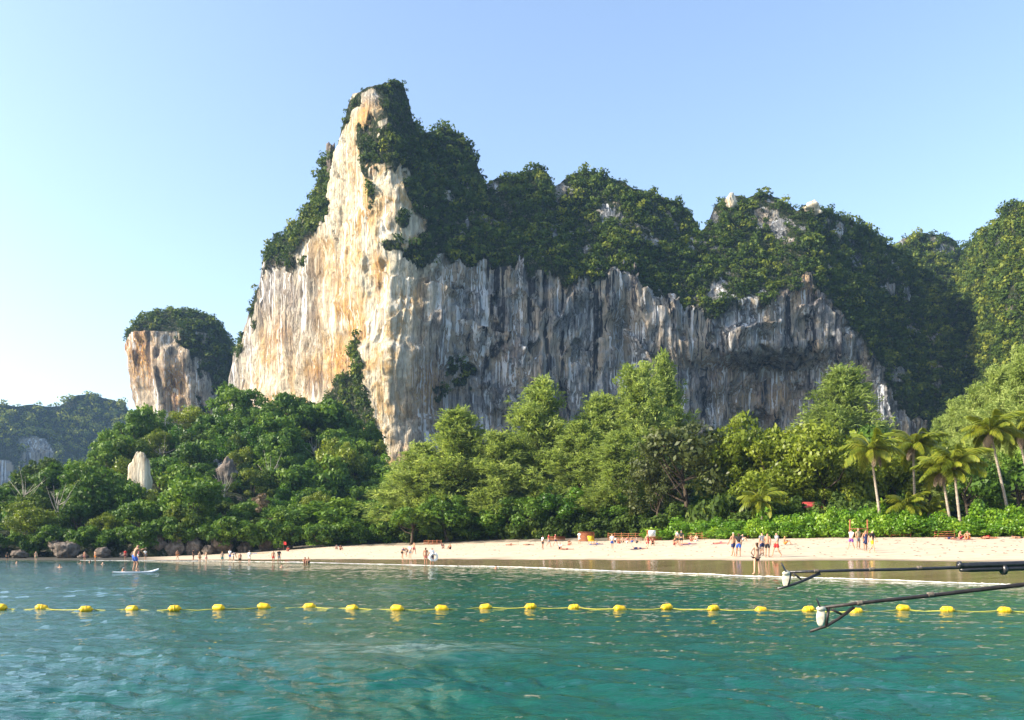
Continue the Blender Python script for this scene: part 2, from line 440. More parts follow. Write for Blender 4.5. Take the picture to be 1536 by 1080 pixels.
def blobs(PX, PY, lst):
    s = np.zeros_like(PX)
    for x, y, rx, ry, a in lst: s = np.maximum(s, a * np.exp(-(((PX - x) / rx) ** 2 + ((PY - y) / ry) ** 2)))
    return s

# --- the great wall with its pillar
RIDGE0 = curve([(332, 700), (338, 640), (344, 560), (352, 522), (366, 490), (378, 452), (388, 425), (393, 388), (402, 366), (420, 350), (440, 338), (452, 322), (466, 296), (478, 262), (490, 234), (503, 222), (511, 192),
    (518, 168), (523, 146), (528, 132), (545, 121), (568, 114), (590, 110), (606, 114), (613, 138), (620, 170), (634, 188), (650, 186), (668, 182), (690, 192), (708, 214), (716, 240), (728, 268), (745, 258),
    (775, 252), (805, 242), (822, 250), (831, 272), (850, 258), (880, 246), (915, 257), (945, 272), (985, 281), (1020, 297), (1040, 318), (1052, 340), (1062, 326), (1072, 302), (1086, 288), (1120, 286),
    (1145, 281), (1180, 294), (1195, 306), (1215, 300), (1245, 311), (1275, 322), (1300, 338), (1345, 364), (1380, 392), (1430, 430), (1500, 500)])
RIDGE = lambda p: RIDGE0(p) + np.interp(p, [332, 500, 530, 610, 640, 1500], [5, 5, 10, 10, 9, 8]) + 5 * fbm(np.asarray(p) / 17, np.asarray(p) * 0, seed=77)
CTOP = curve([(332, 560), (350, 520), (375, 470), (395, 405), (440, 375), (470, 345), (497, 320), (505, 225), (520, 175), (535, 150), (560, 150), (580, 200), (600, 260), (625, 320), (650, 372), (700, 388), (760, 396),
    (830, 405), (870, 425), (940, 402), (970, 428), (1000, 440), (1040, 468), (1100, 458), (1160, 450), (1210, 420), (1240, 450), (1290, 520), (1310, 560), (1340, 600), (1380, 640), (1500, 660)])
WALLY = curve([(332, 398), (345, 388), (400, 352), (450, 330), (500, 313), (545, 302), (585, 297), (620, 299), (680, 306), (760, 312), (900, 321), (1100, 332), (1300, 345), (1400, 356), (1500, 372)])
ROCK = [(330, 700), (340, 560), (362, 500), (385, 430), (396, 402), (440, 388), (470, 352), (495, 332), (500, 226), (516, 186), (524, 166), (545, 152), (572, 160), (566, 176), (538, 190), (542, 228), (556, 262),
    (575, 262), (600, 255), (612, 296), (640, 318), (622, 352), (600, 388), (650, 382), (700, 398), (760, 402), (830, 410), (870, 432), (905, 415), (940, 404), (970, 432), (1000, 442), (1040, 472), (1100, 462), (1160, 452),
    (1210, 420), (1240, 452), (1290, 522), (1310, 560), (1340, 604), (1385, 645), (1385, 830), (330, 830)]
IVY = [(508, 575), (524, 540), (540, 505), (549, 530), (552, 590), (572, 660), (588, 720), (560, 830), (480, 830), (490, 620)]

def wall_depth(PX, PY):
    Y = WALLY(PX)
    # the pillar's lower half stands proud of the face to its left
    step = ss(538, 552, PX + (PY - 600) * .02) * (1 - ss(600, 700, PX)) * ss(430, 560, PY)
    Y = Y - 7 * step
    # hollow under the great roof on the right, small caves
    Y = Y + 15 * np.exp(-((PX - 1150) / 120) ** 2) * ss(515, 560, PY) + 4 * ss(560, 640, PY) * ss(640, 700, PX) * (1 - ss(1000, 1060, PX))
    Y = Y + 7 * np.exp(-((PX - 935) / 14) ** 2 - ((PY - 500) / 60) ** 2) + 9 * np.exp(-((PX - 1135) / 22) ** 2 - ((PY - 636) / 14) ** 2) + 6 * np.exp(-((PX - 1060) / 18) ** 2 - ((PY - 610) / 22) ** 2)
    Y = Y + 4 * np.exp(-((PX - 690) / 45) ** 2 - ((PY - 585) / 40) ** 2)
    up = np.maximum(0, CTOP(PX) - PY) / F * Y
    k = np.interp(PX, [332, 480, 505, 600, 640, 720, 1000, 1300, 1500], [.8, .7, .3, .42, .62, .72, .8, .75, .7])
    return Y + up * k

def wall_attr(PX, PY, V):
    x, y, z = V[..., 0], V[..., 1], V[..., 2]
    jx = 9 * fbm(x / 9, z / 9, y / 9, seed=101); jy = 16 * fbm(x / 7, z / 14, y / 7, seed=111) + 26 * fbm(x / 3.5, z / 60, y / 3.5, seed=112)
    rock = inside(ROCK, PX + jx, PY + jy) & ~inside(IVY, PX + jx * .7, PY + jy * .5)
    bare = (fbm(x / 10, z / 9, y / 10, seed=121) > .30)                    # outcrops among the trees
    veg = np.where(rock, 0., 1.)
    tuft = blobs(PX, PY, [(590, 372, 18, 12, 1), (600, 335, 16, 14, .9), (560, 300, 9, 30, .8), (455, 396, 8, 6, .9), (425, 330, 30, 25, 1), (468, 318, 14, 40, 1), (380, 470, 9, 30, .9), (362, 520, 9, 30, .9), (690, 560, 30, 40, .75), (660, 590, 25, 20, .7)])
    vm0 = veg.copy()
    veg = np.maximum(veg, ((tuft + .7 * fbm(x / 4, z / 4, y / 4, seed=131)) > .62) * 1.0)
    steep = blobs(PX, PY, [(1095, 300, 10, 14, 1.2), (1215, 305, 14, 10, 1.2), (1175, 345, 35, 40, .6), (1275, 315, 5, 8, 1), (555, 150, 18, 20, .9), (1150, 300, 20, 14, .5), (735, 245, 5, 10, .8), (700, 340, 8, 20, .6), (830, 350, 10, 25, .6), (1140, 330, 16, 40, .6)])
    dense = np.where(bare, .25, 1.) * (1 - np.clip(steep * 1.1, 0, 1))
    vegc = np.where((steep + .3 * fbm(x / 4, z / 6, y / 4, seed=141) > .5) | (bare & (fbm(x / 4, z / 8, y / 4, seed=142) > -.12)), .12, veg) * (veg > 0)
    right = ss(598, 690, PX + (PY - 420) * .12)
    grey = np.maximum(right, .85 * ss(.0, 1, blobs(PX, PY, [(400, 430, 55, 70, 1), (350, 560, 25, 80, 1), (440, 450, 62, 120, .80), (375, 500, 18, 110, .8), (560, 140, 40, 30, .8), (590, 200, 30, 60, .5), (385, 590, 30, 20, .3), (470, 575, 30, 25, .7)])))  # shade of the right-hand face painted in as grey, plus weathered patches
    och = blobs(PX, PY, [(540, 500, 18, 18, 1), (515, 545, 32, 30, .9), (480, 560, 30, 25, .7), (525, 350, 14, 20, .9), (553, 340, 14, 40, .55), (510, 420, 26, 60, .55), (560, 245, 10, 20, 1), (548, 170, 10, 16, .9), (585, 710, 9, 22, 1), (610, 690, 20, 25, .7), (640, 580, 40, 45, .7),
        (520, 470, 30, 40, .6), (570, 420, 9, 60, .8), (530, 270, 14, 60, .5), (585, 320, 14, 30, .5), (420, 520, 25, 60, .45), (640, 330, 10, 20, .8), (1205, 430, 40, 25, .5), (1150, 590, 60, 40, .42), (1080, 560, 40, 40, .4), (760, 520, 20, 50, .25)])
    stain = np.clip(.08 + right * 1.0 + .9 * blobs(PX, PY, [(400, 440, 60, 70, 1), (360, 560, 30, 70, 1), (440, 460, 60, 110, .75), (475, 575, 20, 25, .9), (490, 300, 12, 60, .6), (590, 200, 40, 50, .7)]), 0, 1)
    return dict(veg=vegc, vm=vm0, dense=dense, grey=grey, ochre=och, stain=stain)

def wall_disp(V, PX, PY, a):
    x, y, z = V[..., 0], V[..., 1], V[..., 2]
    u = x * .9 - y * .45                                                   # runs along both faces
    warp = 1.2 * fbm(u / 16, z / 30, seed=201)
    fl = 1.25 * (1 - np.abs(vn((u + warp) / 5.2, z / 55, seed=211))) + .75 * (1 - np.abs(vn((u + warp) / 2.1, z / 30, seed=212))) + .38 * vn((u + warp) / .95, z / 14, seed=213)
    big = 2.4 * fbm(u / 26, z / 34, y / 60, seed=221) + 1.3 * fbm(u / 9, z / 9, seed=222, o=4)
    ledge = .9 * np.abs(vn(u / 14, z / 4.5, seed=231))
    right = ss(600, 680, PX)
    mod = ss(-.45, .5, fbm(u / 22, z / 40, seed=261))
    rockd = big * 1.25 + fl * (.3 + .2 * right + (.3 + .75 * right) * mod) + 1.2 * fbm(u / 3.2, z / 9, y / 5, seed=271, o=4) * (.5 + .7 * (1 - mod)) + .22 * vn(u / 1.1, z / 2.6, seed=272)
    saw = (z / 21 + .9 * fbm(u / 13, z / 40, seed=281)) % 1.0
    brk = ss(-.1, .35, fbm(u / 16, z / 22, seed=282))
    rockd = rockd + (3.2 * saw ** 1.6 - 1.3) * brk * (.4 + .75 * right) - 2.4 * ss(.24, .46, fbm(u / 5, z / 9, y / 9, seed=283, o=3)) * (.08 + .92 * right)
    # hanging draperies on the right-hand roof
    drap = np.maximum(0, vn(u / 2.4, z / 60, seed=241)) * 3.2 * np.exp(-((PX - 1200) / 90) ** 2 - ((PY - 545) / 38) ** 2)
    vegd = 6.5 * fbm(x / 30, z / 38, y / 40, seed=251) + 2.2 * fbm(x / 8, z / 8, y / 8, seed=252)
    vm = a['vm']; endf = np.clip((PY - RIDGE(PX)) / 30, .25, 1)
    return (np.where(vm > .5, vegd * .75 + .25 * rockd, rockd + drap)) * endf

cols = np.concatenate([np.linspace(332, 500, 170), np.linspace(500.8, 640, 170), np.linspace(641, 1400, 640), np.linspace(1402, 1500, 40)])
_, WALLV = relief('limestone_cliff', cols, lambda p: np.full_like(p, 828.), RIDGE, 420, wall_depth, wall_disp, wall_attr, 110, (.36, 1.65, 0.0))

# --- generic wooded hill
def hill_attr(rock_polys=(), grey=1.0, bare_t=.42, ochre=()):
    def f(PX, PY, V):
        x, y, z = V[..., 0], V[..., 1], V[..., 2]
        j = 7 * fbm(x / 12, z / 12, y / 12, seed=301)
        r = np.zeros(PX.shape, bool)
        for p in rock_polys: r |= inside(p, PX + j, PY + j)
        bare = fbm(x / 14, z / 10, y / 14, seed=311) > bare_t
        veg = np.where(r, 0., np.where(bare, .45, 1.))
        return dict(veg=veg, vm=np.where(r, 0., 1.), dense=np.where(bare, .35, 1.), grey=np.full(PX.shape, grey), ochre=blobs(PX, PY, ochre), stain=np.full(PX.shape, .7))
    return f
def hill_disp(amp, L):
    def f(V, PX, PY, a):
        x, y, z = V[..., 0], V[..., 1], V[..., 2]
        v = amp * fbm(x / L, z / L * .8, y / L, seed=int(L * 10) % 97 + 400, o=5)
        rk = (1 - np.abs(vn((x - y * .4) / 2.5, z / 35, seed=411))) * 1.2 + 1.5 * fbm(x / 8, z / 10, y / 8, seed=412)
        return np.where(a['vm'] > .5, v, rk)
    return f
def hill_depth(front, slope, base):
    return lambda PX, PY: front(PX) + np.maximum(0, base - PY) / F * front(PX) * slope

# second peak behind, right mountain
relief('wooded_hill', np.linspace(1290, 1500, 120), lambda p: np.full_like(p, 700.), curve([(1290, 420), (1330, 375), (1355, 356), (1375, 350), (1392, 347), (1410, 352), (1432, 362), (1448, 378), (1470, 400), (1500, 440)]), 90,
       hill_depth(curve([(1290, 400), (1400, 405), (1500, 420)]), .7, 660), hill_disp(5, 24), hill_attr(), 110, (.26, 1.9, 0.0))
relief('wooded_hill', np.linspace(1432, 2100, 260), lambda p: np.full_like(p, 800.), curve([(1432, 480), (1442, 400), (1450, 372), (1470, 356), (1494, 340), (1506, 330), (1516, 314), (1540, 300), (1600, 262), (1680, 230), (1800, 215), (1950, 260), (2100, 330)]), 200,
       hill_depth(curve([(1432, 420), (1450, 390), (1480, 345), (1520, 300), (1600, 250), (1750, 215), (2100, 200)]), .55, 700), hill_disp(6, 26), hill_attr(bare_t=.5), 120, (.30, 1.8, .06))
# far coast on the left
relief('far_mountain', np.linspace(-420, 330, 300), lambda p: np.full_like(p, 800.), curve([(-420, 640), (-300, 600), (-200, 622), (-100, 600), (-40, 612), (0, 610), (18, 613), (50, 607), (90, 606), (108, 594), (140, 589), (170, 598), (186, 606), (196, 620), (215, 624), (260, 640), (330, 680)]), 150,
       hill_depth(curve([(-420, 800), (0, 800), (330, 900)]), .5, 680), hill_disp(16, 60),
       hill_attr([[(30, 665), (45, 655), (70, 660), (84, 690), (80, 745), (35, 750)], [(150, 690), (175, 675), (192, 690), (195, 740), (150, 745)], [(-10, 690), (15, 690), (20, 740), (-10, 745)], [(-200, 690), (-120, 680), (-90, 745), (-210, 745)]], bare_t=.6), 250, (.06, 3.8, 0.0))

# --- leaning tower on the left, lofted ring by ring
def make_tower():
    Y0 = 440.
    prof = np.array([(700, 226, 345), (640, 220, 352), (612, 214, 356), (585, 208, 358), (560, 201, 357), (540, 198, 355), (520, 198, 352), (507, 203, 347), (498, 210, 341), (489, 220, 333), (482, 233, 323), (477, 245, 312), (475, 262, 296), (474, 270, 285)], float)
    pys = np.linspace(700, 474, 170); L = np.interp(pys, prof[::-1, 0], prof[::-1, 1]); Rr = np.interp(pys, prof[::-1, 0], prof[::-1, 2])
    na = 260; a = np.linspace(0, 2 * np.pi, na, endpoint=False)
    PYg, Ag = np.meshgrid(pys, a, indexing='ij')
    cx = ((L + Rr) / 2)[:, None]; rx = ((Rr - L) / 2)[:, None] * .93
    sq = np.sign(np.cos(Ag)) * np.abs(np.cos(Ag)) ** .8; sn = np.sign(np.sin(Ag)) * np.abs(np.sin(Ag)) ** .8
    PX = cx + rx * sq
    Y = Y0 + rx / F * Y0 * .9 * sn
    X = (PX - HX) / F * Y0; Z = EYE + (HY - PYg) / F * Y0
    V = np.stack([X, Y, Z], -1)
    c = V.mean(1, keepdims=True); N = V - c; N[..., 2] *= .3; N /= np.linalg.norm(N, axis=2)[:, :, None] + 1e-9
    jx = 9 * fbm(X / 8, Z / 8, Y / 8, seed=501)
    jx = jx + 14 * fbm(X / 4, Z / 12, Y / 4, seed=502)
    rock = inside([(180, 532), (200, 522), (225, 520), (245, 524), (262, 522), (285, 528), (312, 545), (325, 640), (320, 720), (190, 720)], PX + jx, PYg + jx) & (Y < Y0 + 12)
    d = 5.5 * fbm(X / 16, Z / 20, Y / 16, seed=511) + (1 - np.abs(vn((X - Y) / 5, Z / 30, seed=512))) * 2.6 + 1.6 * fbm(X / 4, Z / 7, Y / 4, seed=513) - 3.5 * ss(.1, .5, vn(X / 11, Z / 26, Y / 11, seed=515))
    rock = rock | ((fbm(X / 9, Z / 9, Y / 9, seed=516) > .22) & (PYg > 515))
    d = np.where(rock, d * .8, 5 * fbm(X / 12, Z / 12, Y / 12, seed=514) + .5)
    V = V + N * d[:, :, None]
    nr = len(pys)
    i, j = np.meshgrid(np.arange(nr - 1), np.arange(na), indexing='ij'); j2 = (j + 1) % na
    q = np.stack([i * na + j, i * na + j2, (i + 1) * na + j2, (i + 1) * na + j], -1).reshape(-1, 4)
    W = np.concatenate([V.reshape(-1, 3), [V[-1].mean(0)]]); k = len(W) - 1; o = (nr - 1) * na
    tri = np.array([[k, o + s, o + (s + 1) % na] for s in range(na)])
    veg = np.where(rock, 0., 1.)
    A = dict(veg=veg, ochre=blobs(PX, PYg, [(240, 550, 26, 50, 1.), (212, 535, 22, 40, .9), (290, 590, 18, 50, .9)]), grey=np.full(PX.shape, .7), stain=np.full(PX.shape, .8))
    struct('limestone_tower', mk_mesh('limestone_tower', W, [q, tri], M['rock'], {k2: np.append(v.ravel(), 1) for k2, v in A.items()}))
    C = (V[:-1] + V[1:]) / 2
    ar = np.linalg.norm(np.cross(np.roll(V[:-1], -1, 1) - V[:-1], V[1:] - V[:-1]), axis=2)
    # the level crown adds little area of its own, so it is planted more thickly
    pk = rng.random(ar.shape) < np.clip(ar * .26 * veg[:-1], 0, 1)
    VEG_PTS.append((C[pk], N[:-1][pk], np.full(pk.sum(), 1.7), np.full(pk.sum(), 0.0)))
make_tower()

# --- wooded headland in front of the wall
HRIDGE = curve([(-900, 770), (-300, 752), (-60, 748), (0, 746), (60, 728), (100, 718), (130, 702), (170, 680), (210, 664), (260, 655), (300, 640), (340, 622), (380, 640), (430, 632), (480, 640), (515, 650), (535, 655), (552, 665), (570, 700), (588, 745), (620, 770), (700, 790)])
HFRONT = curve([(-900, 152), (0, 150), (230, 150), (400, 158), (520, 165), (640, 172), (700, 178)])
def headland_depth(PX, PY):
    h = np.maximum(0, 826 - PY) / F * 200
    return HFRONT(PX) + np.minimum(h * 2.6, 20 + h * 2.1)
_, HEADV = relief('wooded_headland', np.linspace(-900, 700, 330), lambda p: np.full_like(p, 836.), HRIDGE, 110, headland_depth, hill_disp(5, 22),
       hill_attr([[(318, 690), (350, 690), (355, 735), (320, 735)]], bare_t=.8), 60)

# ------------------------------------------------------------------ jungle on the rock: too many to count
def leaf_cards(C, Rad, L, spread=.62, seed=0, size=(.34, .6), tint=None, squash=.8, up=.25, wild=.75):
    """L leaf sprays round each centre; returns verts, quads, tint"""
    g = np.random.default_rng(seed); n = len(C)
    d = g.normal(size=(n, L, 3)); d[..., 2] += up; d /= np.linalg.norm(d, axis=2)[..., None]
    rr = Rad[:, None] * (spread + (1 - spread) * g.random((n, L))) * (.75 + .5 * g.random((n, L)))
    P = C[:, None] + d * rr[..., None] * np.array([1, 1, squash])
    nn = d + wild * g.normal(size=d.shape); nn /= np.linalg.norm(nn, axis=2)[..., None]
    t = np.cross(nn, g.normal(size=d.shape)); t /= np.linalg.norm(t, axis=2)[..., None] + 1e-9
    b = np.cross(nn, t)
    s = Rad[:, None] * (size[0] + (size[1] - size[0]) * g.random((n, L)))
    w = s * (.45 + .3 * g.random((n, L)))
    V = np.stack([P - t * s[..., None], P - b * w[..., None] + nn * (.15 * s)[..., None], P + t * s[..., None], P + b * w[..., None] + nn * (.15 * s)[..., None]], 2).reshape(-1, 3)
    q = np.arange(n * L * 4).reshape(-1, 4)
    T = (np.zeros(n) if tint is None else tint)[:, None] + .22 * (g.random((n, L)) - .5)
    return V, q, np.repeat(np.clip(T, 0, 1).ravel(), 4)

M['jungle'] = leaf_mat('jungle_leaves', (.014, .032, .006), (.070, .115, .016), (.25, .27, .032), .32, .6, .15, (.20, .15, .08))
M['fores'] = leaf_mat('forest_leaves', (.026, .062, .008), (.088, .170, .020), (.20, .29, .030), .36, .5, .2)
M['casu'] = leaf_mat('casuarina_needles', (.11, .16, .030), (.265, .345, .09), (.43, .50, .165), .52, .6, .12)
M['almond'] = leaf_mat('almond_leaves', (.050, .085, .010), (.15, .20, .016), (.26, .30, .025), .38, .42, .3)
M['olive'] = leaf_mat('olive_leaves', (.022, .036, .009), (.062, .080, .018), (.13, .135, .035), .28, .45, .3, (.14, .08, .04))
M['bush'] = leaf_mat('beach_shrub_leaves', (.028, .080, .006), (.095, .215, .010), (.23, .35, .020), .38, .4, .35)
M['palm'] = leaf_mat('palm_leaves', (.05, .085, .008), (.15, .195, .016), (.33, .315, .03), .4, .4, .3, (.32, .20, .05))
M['dry'] = leaf_mat('dry_leaves', (.10, .075, .05), (.17, .13, .09), (.24, .19, .13), .2, .7, .1)
M['bark'] = bark_mat('grey_bark', (.06, .05, .04), (.20, .17, .13))
M['palebark'] = bark_mat('pale_bark', (.22, .19, .15), (.45, .41, .34))
M['darkbark'] = bark_mat('dark_bark', (.035, .026, .02), (.11, .085, .06))
M['palmbark'] = bark_mat('palm_bark', (.17, .14, .11), (.40, .34, .27), (1, 1, 7))

P = np.concatenate([a for a, *_ in VEG_PTS]); N = np.concatenate([b for _, b, *_ in VEG_PTS])
S = np.concatenate([c for *_, c, _ in VEG_PTS]); TT = np.concatenate([d for *_, d in VEG_PTS])
S = S * (.42 + 1.25 * rng.random(len(S)) ** 3)
spx, spy = HX + F * P[:, 0] / P[:, 1], HY - F * (P[:, 2] - EYE) / P[:, 1]
S = S * np.where((spx > 505) & (spx < 622) & (spy < 215), .55, 1.0)      # thin scrub clings to the summit
C = P + N * (S * (.0 + .55 * rng.random(len(S))))[:, None] + np.array([0, 0, 1.]) * (S * (.1 + .75 * rng.random(len(S))))[:, None]
tnt = np.clip(.42 + TT + .26 * fbm(P[:, 0] / 16, P[:, 2] / 12, P[:, 1] / 16, seed=601) + .16 * rng.normal(size=len(S)) + .9 * np.maximum(0, S - 2.2) * rng.random(len(S)), 0, .93)
tnt = np.where(rng.random(len(S)) < .02, 1.0, tnt)
V, q, tv = leaf_cards(C, S, 42, .5, 11, (.15, .38), tnt, wild=.55)
jo = link('jungle_canopy', mk_mesh('jungle_canopy', V, q, M['jungle'], {'tint': tv}, False)); jo['kind'] = 'stuff'
tag(jo, 'dense dark green jungle clothing the tops and slopes of the limestone cliffs', 'jungle')
print("jungle trees", len(S))

# ------------------------------------------------------------------ trees
def crown(name, mat, rx, rz, lobes, L, leaf, seed, zc=0.0, lobe=.42, tint=.45, flat=0):
    g = np.random.default_rng(seed)
    d = g.normal(size=(lobes, 3)); d[:, 2] = d[:, 2] * .85 + .3; d /= np.linalg.norm(d, axis=1)[:, None]
    rad = rx * lobe * (.42 + .95 * g.random(lobes) ** 1.3)
    k = .25 + .72 * g.random(lobes) ** .5
    Cn = d * np.array([rx, rx, rz]) * k[:, None] + np.array([0, 0, zc])
    t = np.clip(tint + .14 * g.normal(size=lobes), 0, 1)
    V, q, tv = leaf_cards(Cn, rad, L, .55, seed, (leaf / (rx * lobe) * .7, leaf / (rx * lobe) * 1.3), t, .78, .3, .6)
    return mk_mesh(name, V, q, mat, {'tint': tv}, False), Cn

def limbs(name, mat, height, r, Cn, seed, k=7, lean=.6, forks=9):
    g = np.random.default_rng(seed); m = MB()
    top = np.array([lean * g.normal(), lean * g.normal(), height])
    ts = np.linspace(0, 1, 7)[:, None]
    Pt = top * ts + .25 * np.sin(ts * 5 + seed) * np.array([1, .6, 0]) * ts
    m.tube(Pt, r * (1.25 - .75 * ts[:, 0]) + r * .5 * np.exp(-ts[:, 0] * 14), k)
    for c in Cn[g.permutation(len(Cn))[:forks]]:
        s = Pt[g.integers(3, 6)]
        mid = (s + c) / 2 + np.array([0, 0, -.08 * np.linalg.norm(c - s)]) + g.normal(size=3) * .25
        m.tube(np.array([s, (s + mid) / 2 + .05 * g.normal(size=3), mid, (mid + c) / 2, c]), np.array([.5, .42, .34, .24, .1]) * r, 5)
    return m.mesh(name, mat)

def tree_kind(n, mat, bark, rx, rz, lobes, L, leaf, trunk_h, trunk_r, seed, tint=.45, lobe=.42):
    out = []
    for i in range(n):
        me, Cn = crown('crown', mat, rx, rz, lobes, L, leaf, seed + i * 17, trunk_h + rz * .35, lobe, tint)
        out.append((limbs('trunk', bark, trunk_h + rz * .3, trunk_r, Cn, seed + i * 31), me))
    return out

def plant(name, kind, loc, scale, label, group, rz=None, cat='tree'):
    t = thing(name, label, cat, loc, random.uniform(0, 6.28) if rz is None else rz, group, scale)
    link('trunk' if cat == 'tree' else 'stem', kind[0], t); link('crown' if cat == 'tree' else 'foliage', kind[1], t)
    return t

FOREST = tree_kind(6, M['fores'], M['darkbark'], 5.0, 4.6, 30, 170, .33, 4.5, .28, 1000, .42, .34)
ALMOND = tree_kind(4, M['almond'], M['darkbark'], 5.2, 4.4, 40, 210, .25, 5.5, .26, 1200, .5, .32)
OLIVE = tree_kind(2, M['olive'], M['darkbark'], 5.4, 4.6, 40, 190, .25, 5.8, .28, 1300, .45, .31)
DARK = tree_kind(3, M['jungle'], M['darkbark'], 5.0, 4.8, 30, 170, .33, 4.3, .28, 1100, .38, .34)
GREEN = tree_kind(3, M['bush'], M['bark'], 4.6, 4.0, 36, 200, .24, 3.2, .20, 1400, .28, .34)
SHRUB = tree_kind(4, M['bush'], M['bark'], 2.3, 1.25, 34, 170, .13, .35, .06, 1500, .5, .33)
SHADE = tree_kind(3, M['jungle'], M['darkbark'], 3.0, 2.2, 24, 150, .28, .6, .12, 1650, .25, .38)
UNDER = tree_kind(3, M['fores'], M['darkbark'], 3.0, 2.2, 24, 150, .28, .6, .12, 1600, .36, .38)

def casuarina(seed, H=28., Rm=6.5):
    g = np.random.default_rng(seed); tr = MB()
    zt = np.linspace(0, 1, 12); bend = .9 * np.sin(zt * 2.2 + seed) * zt
    core = np.stack([bend, .5 * bend * math.cos(seed), zt * H], -1)
    tr.tube(core, .34 * (1.12 - zt) + .03, 7)
    pos, dr, tn = [], [], []
    nb = 120
    for b in range(nb):
        f = .14 + .84 * (b + g.random()) / nb
        s = np.array([np.interp(f, zt, core[:, k]) for k in range(3)])
        a = g.random() * 6.283
        ln = Rm * (.55 + .75 * g.random()) * (1.0 - .80 * max(0, f - .25) ** 1.15 / .75 ** 1.15) * (.65 + .35 * min(1, f / .25)) + .6
        el = R(22 + 38 * f + 13 * g.normal())
        d = np.array([math.cos(a) * math.cos(el), math.sin(a) * math.cos(el), math.sin(el)])
        tt = np.linspace(0, 1, 5)[:, None]
        path = s + d * ln * tt + np.array([0, 0, 1.]) * (.10 * ln * tt ** 2 - .05 * ln * tt)
        tr.tube(path, np.array([.09, .07, .05, .035, .015]) * (.5 + ln / 8), 4, False)
        nt = int(7 + ln * 3.4); tb = g.normal() * .16
        for k in range(nt):
            u = .22 + .80 * g.random() ** .8; c = s + d * ln * u + np.array([0, 0, .10 * ln * u ** 2 - .05 * ln * u]) + g.normal(size=3) * (.38 + .05 * ln)
            m = 8
            dd = d * (.6 + .3 * g.random()) + g.normal(size=(m, 3)) * .5 + np.array([.12, 0, .55 - .6 * g.random()])
            pos.append(np.repeat(c[None], m, 0) + g.normal(size=(m, 3)) * .22); dr.append(dd); tn.append(np.full(m, .45 + tb + .14 * g.normal()))
    P0 = np.concatenate(pos); D = np.concatenate(dr); D /= np.linalg.norm(D, axis=1)[:, None]; T = np.concatenate(tn)
    n = len(P0); ln = (.55 + .55 * g.random(n))[:, None]
    w = np.cross(D, g.normal(size=(n, 3))); w /= np.linalg.norm(w, axis=1)[:, None]; w *= .10
    mid = P0 + D * ln * .55; end = P0 + D * ln + np.array([0, 0, -1]) * ln * .28
    V = np.stack([P0 - w * .4, P0 + w * .4, mid + w, mid - w, end + w * .25, end - w * .25], 1).reshape(-1, 3)
    i = np.arange(n)[:, None] * 6
    q = np.concatenate([i + np.array([[0, 1, 2, 3]]), i + np.array([[3, 2, 4, 5]])])
    return tr.mesh('trunk', M['darkbark']), mk_mesh('crown', V, q, M['casu'], {'tint': np.repeat(np.clip(T, 0, 1), 6)}, False)
CASU = [casuarina(s) for s in (3, 4, 5, 8)]

def stand(px, Y):
    X = (px - HX) / F * Y; return X, Y, float(ground_z(X, Y))

# feathery casuarinas behind the beach: px, Y, top py, half width px
for n, (px, Y, top, hw, lab) in enumerate([
    (628, 152, 672, 52, 'low feathery casuarina beside the foot of the pale rock pillar'), (592, 160, 722, 30, 'small dark casuarina under the orange-stained foot of the rock pillar'),
    (690, 150, 622, 56, 'broad feathery casuarina between the rock pillar and the tallest trees'), (752, 146, 655, 50, 'shorter casuarina standing in front of two taller casuarinas'),
    (805, 150, 578, 58, 'tall casuarina with a rounded light green top against the dark wall'), (868, 144, 640, 52, 'shorter light green casuarina behind the bright green beach tree'),
    (897, 150, 600, 54, 'casuarina with ragged plumes leaning against its taller neighbours'), (950, 148, 558, 56, 'tallest casuarina, its slanting pointed plume high on the wall'),
    (1000, 158, 545, 40, 'slim pointed casuarina behind the tallest plume'), (925, 136, 655, 48, 'dark casuarina over the wooden kiosk at the back of the beach'),
    (1262, 175, 560, 62, 'solitary dull green casuarina standing before the hollow in the cliff')]):
    X, _, z = stand(px, Y); h = (HY - top) / F * Y + EYE - z
    sx = 1.2 * hw / F * Y / 6.2
    plant('casuarina_tree', CASU[n % 4], (X, Y, z - .1), (sx, sx, h / 28.), lab, 'casuarinas behind the beach')
for n, (px, Y, top, hw) in enumerate([(1436, 150, 606, 34), (1468, 145, 585, 40), (1500, 138, 560, 44), (1535, 132, 532, 48), (1580, 128, 515, 52), (1412, 160, 632, 30)]):
    X, _, z = stand(px, Y); h = (HY - top) / F * Y + EYE - z; sx = hw / F * Y / 6.2
    plant('casuarina_tree', CASU[(n + 1) % 4], (X, Y, z - .1), (sx, sx, h / 28.), 'casuarina on the slope behind the coconut palms', 'casuarinas on the slope behind the palms')

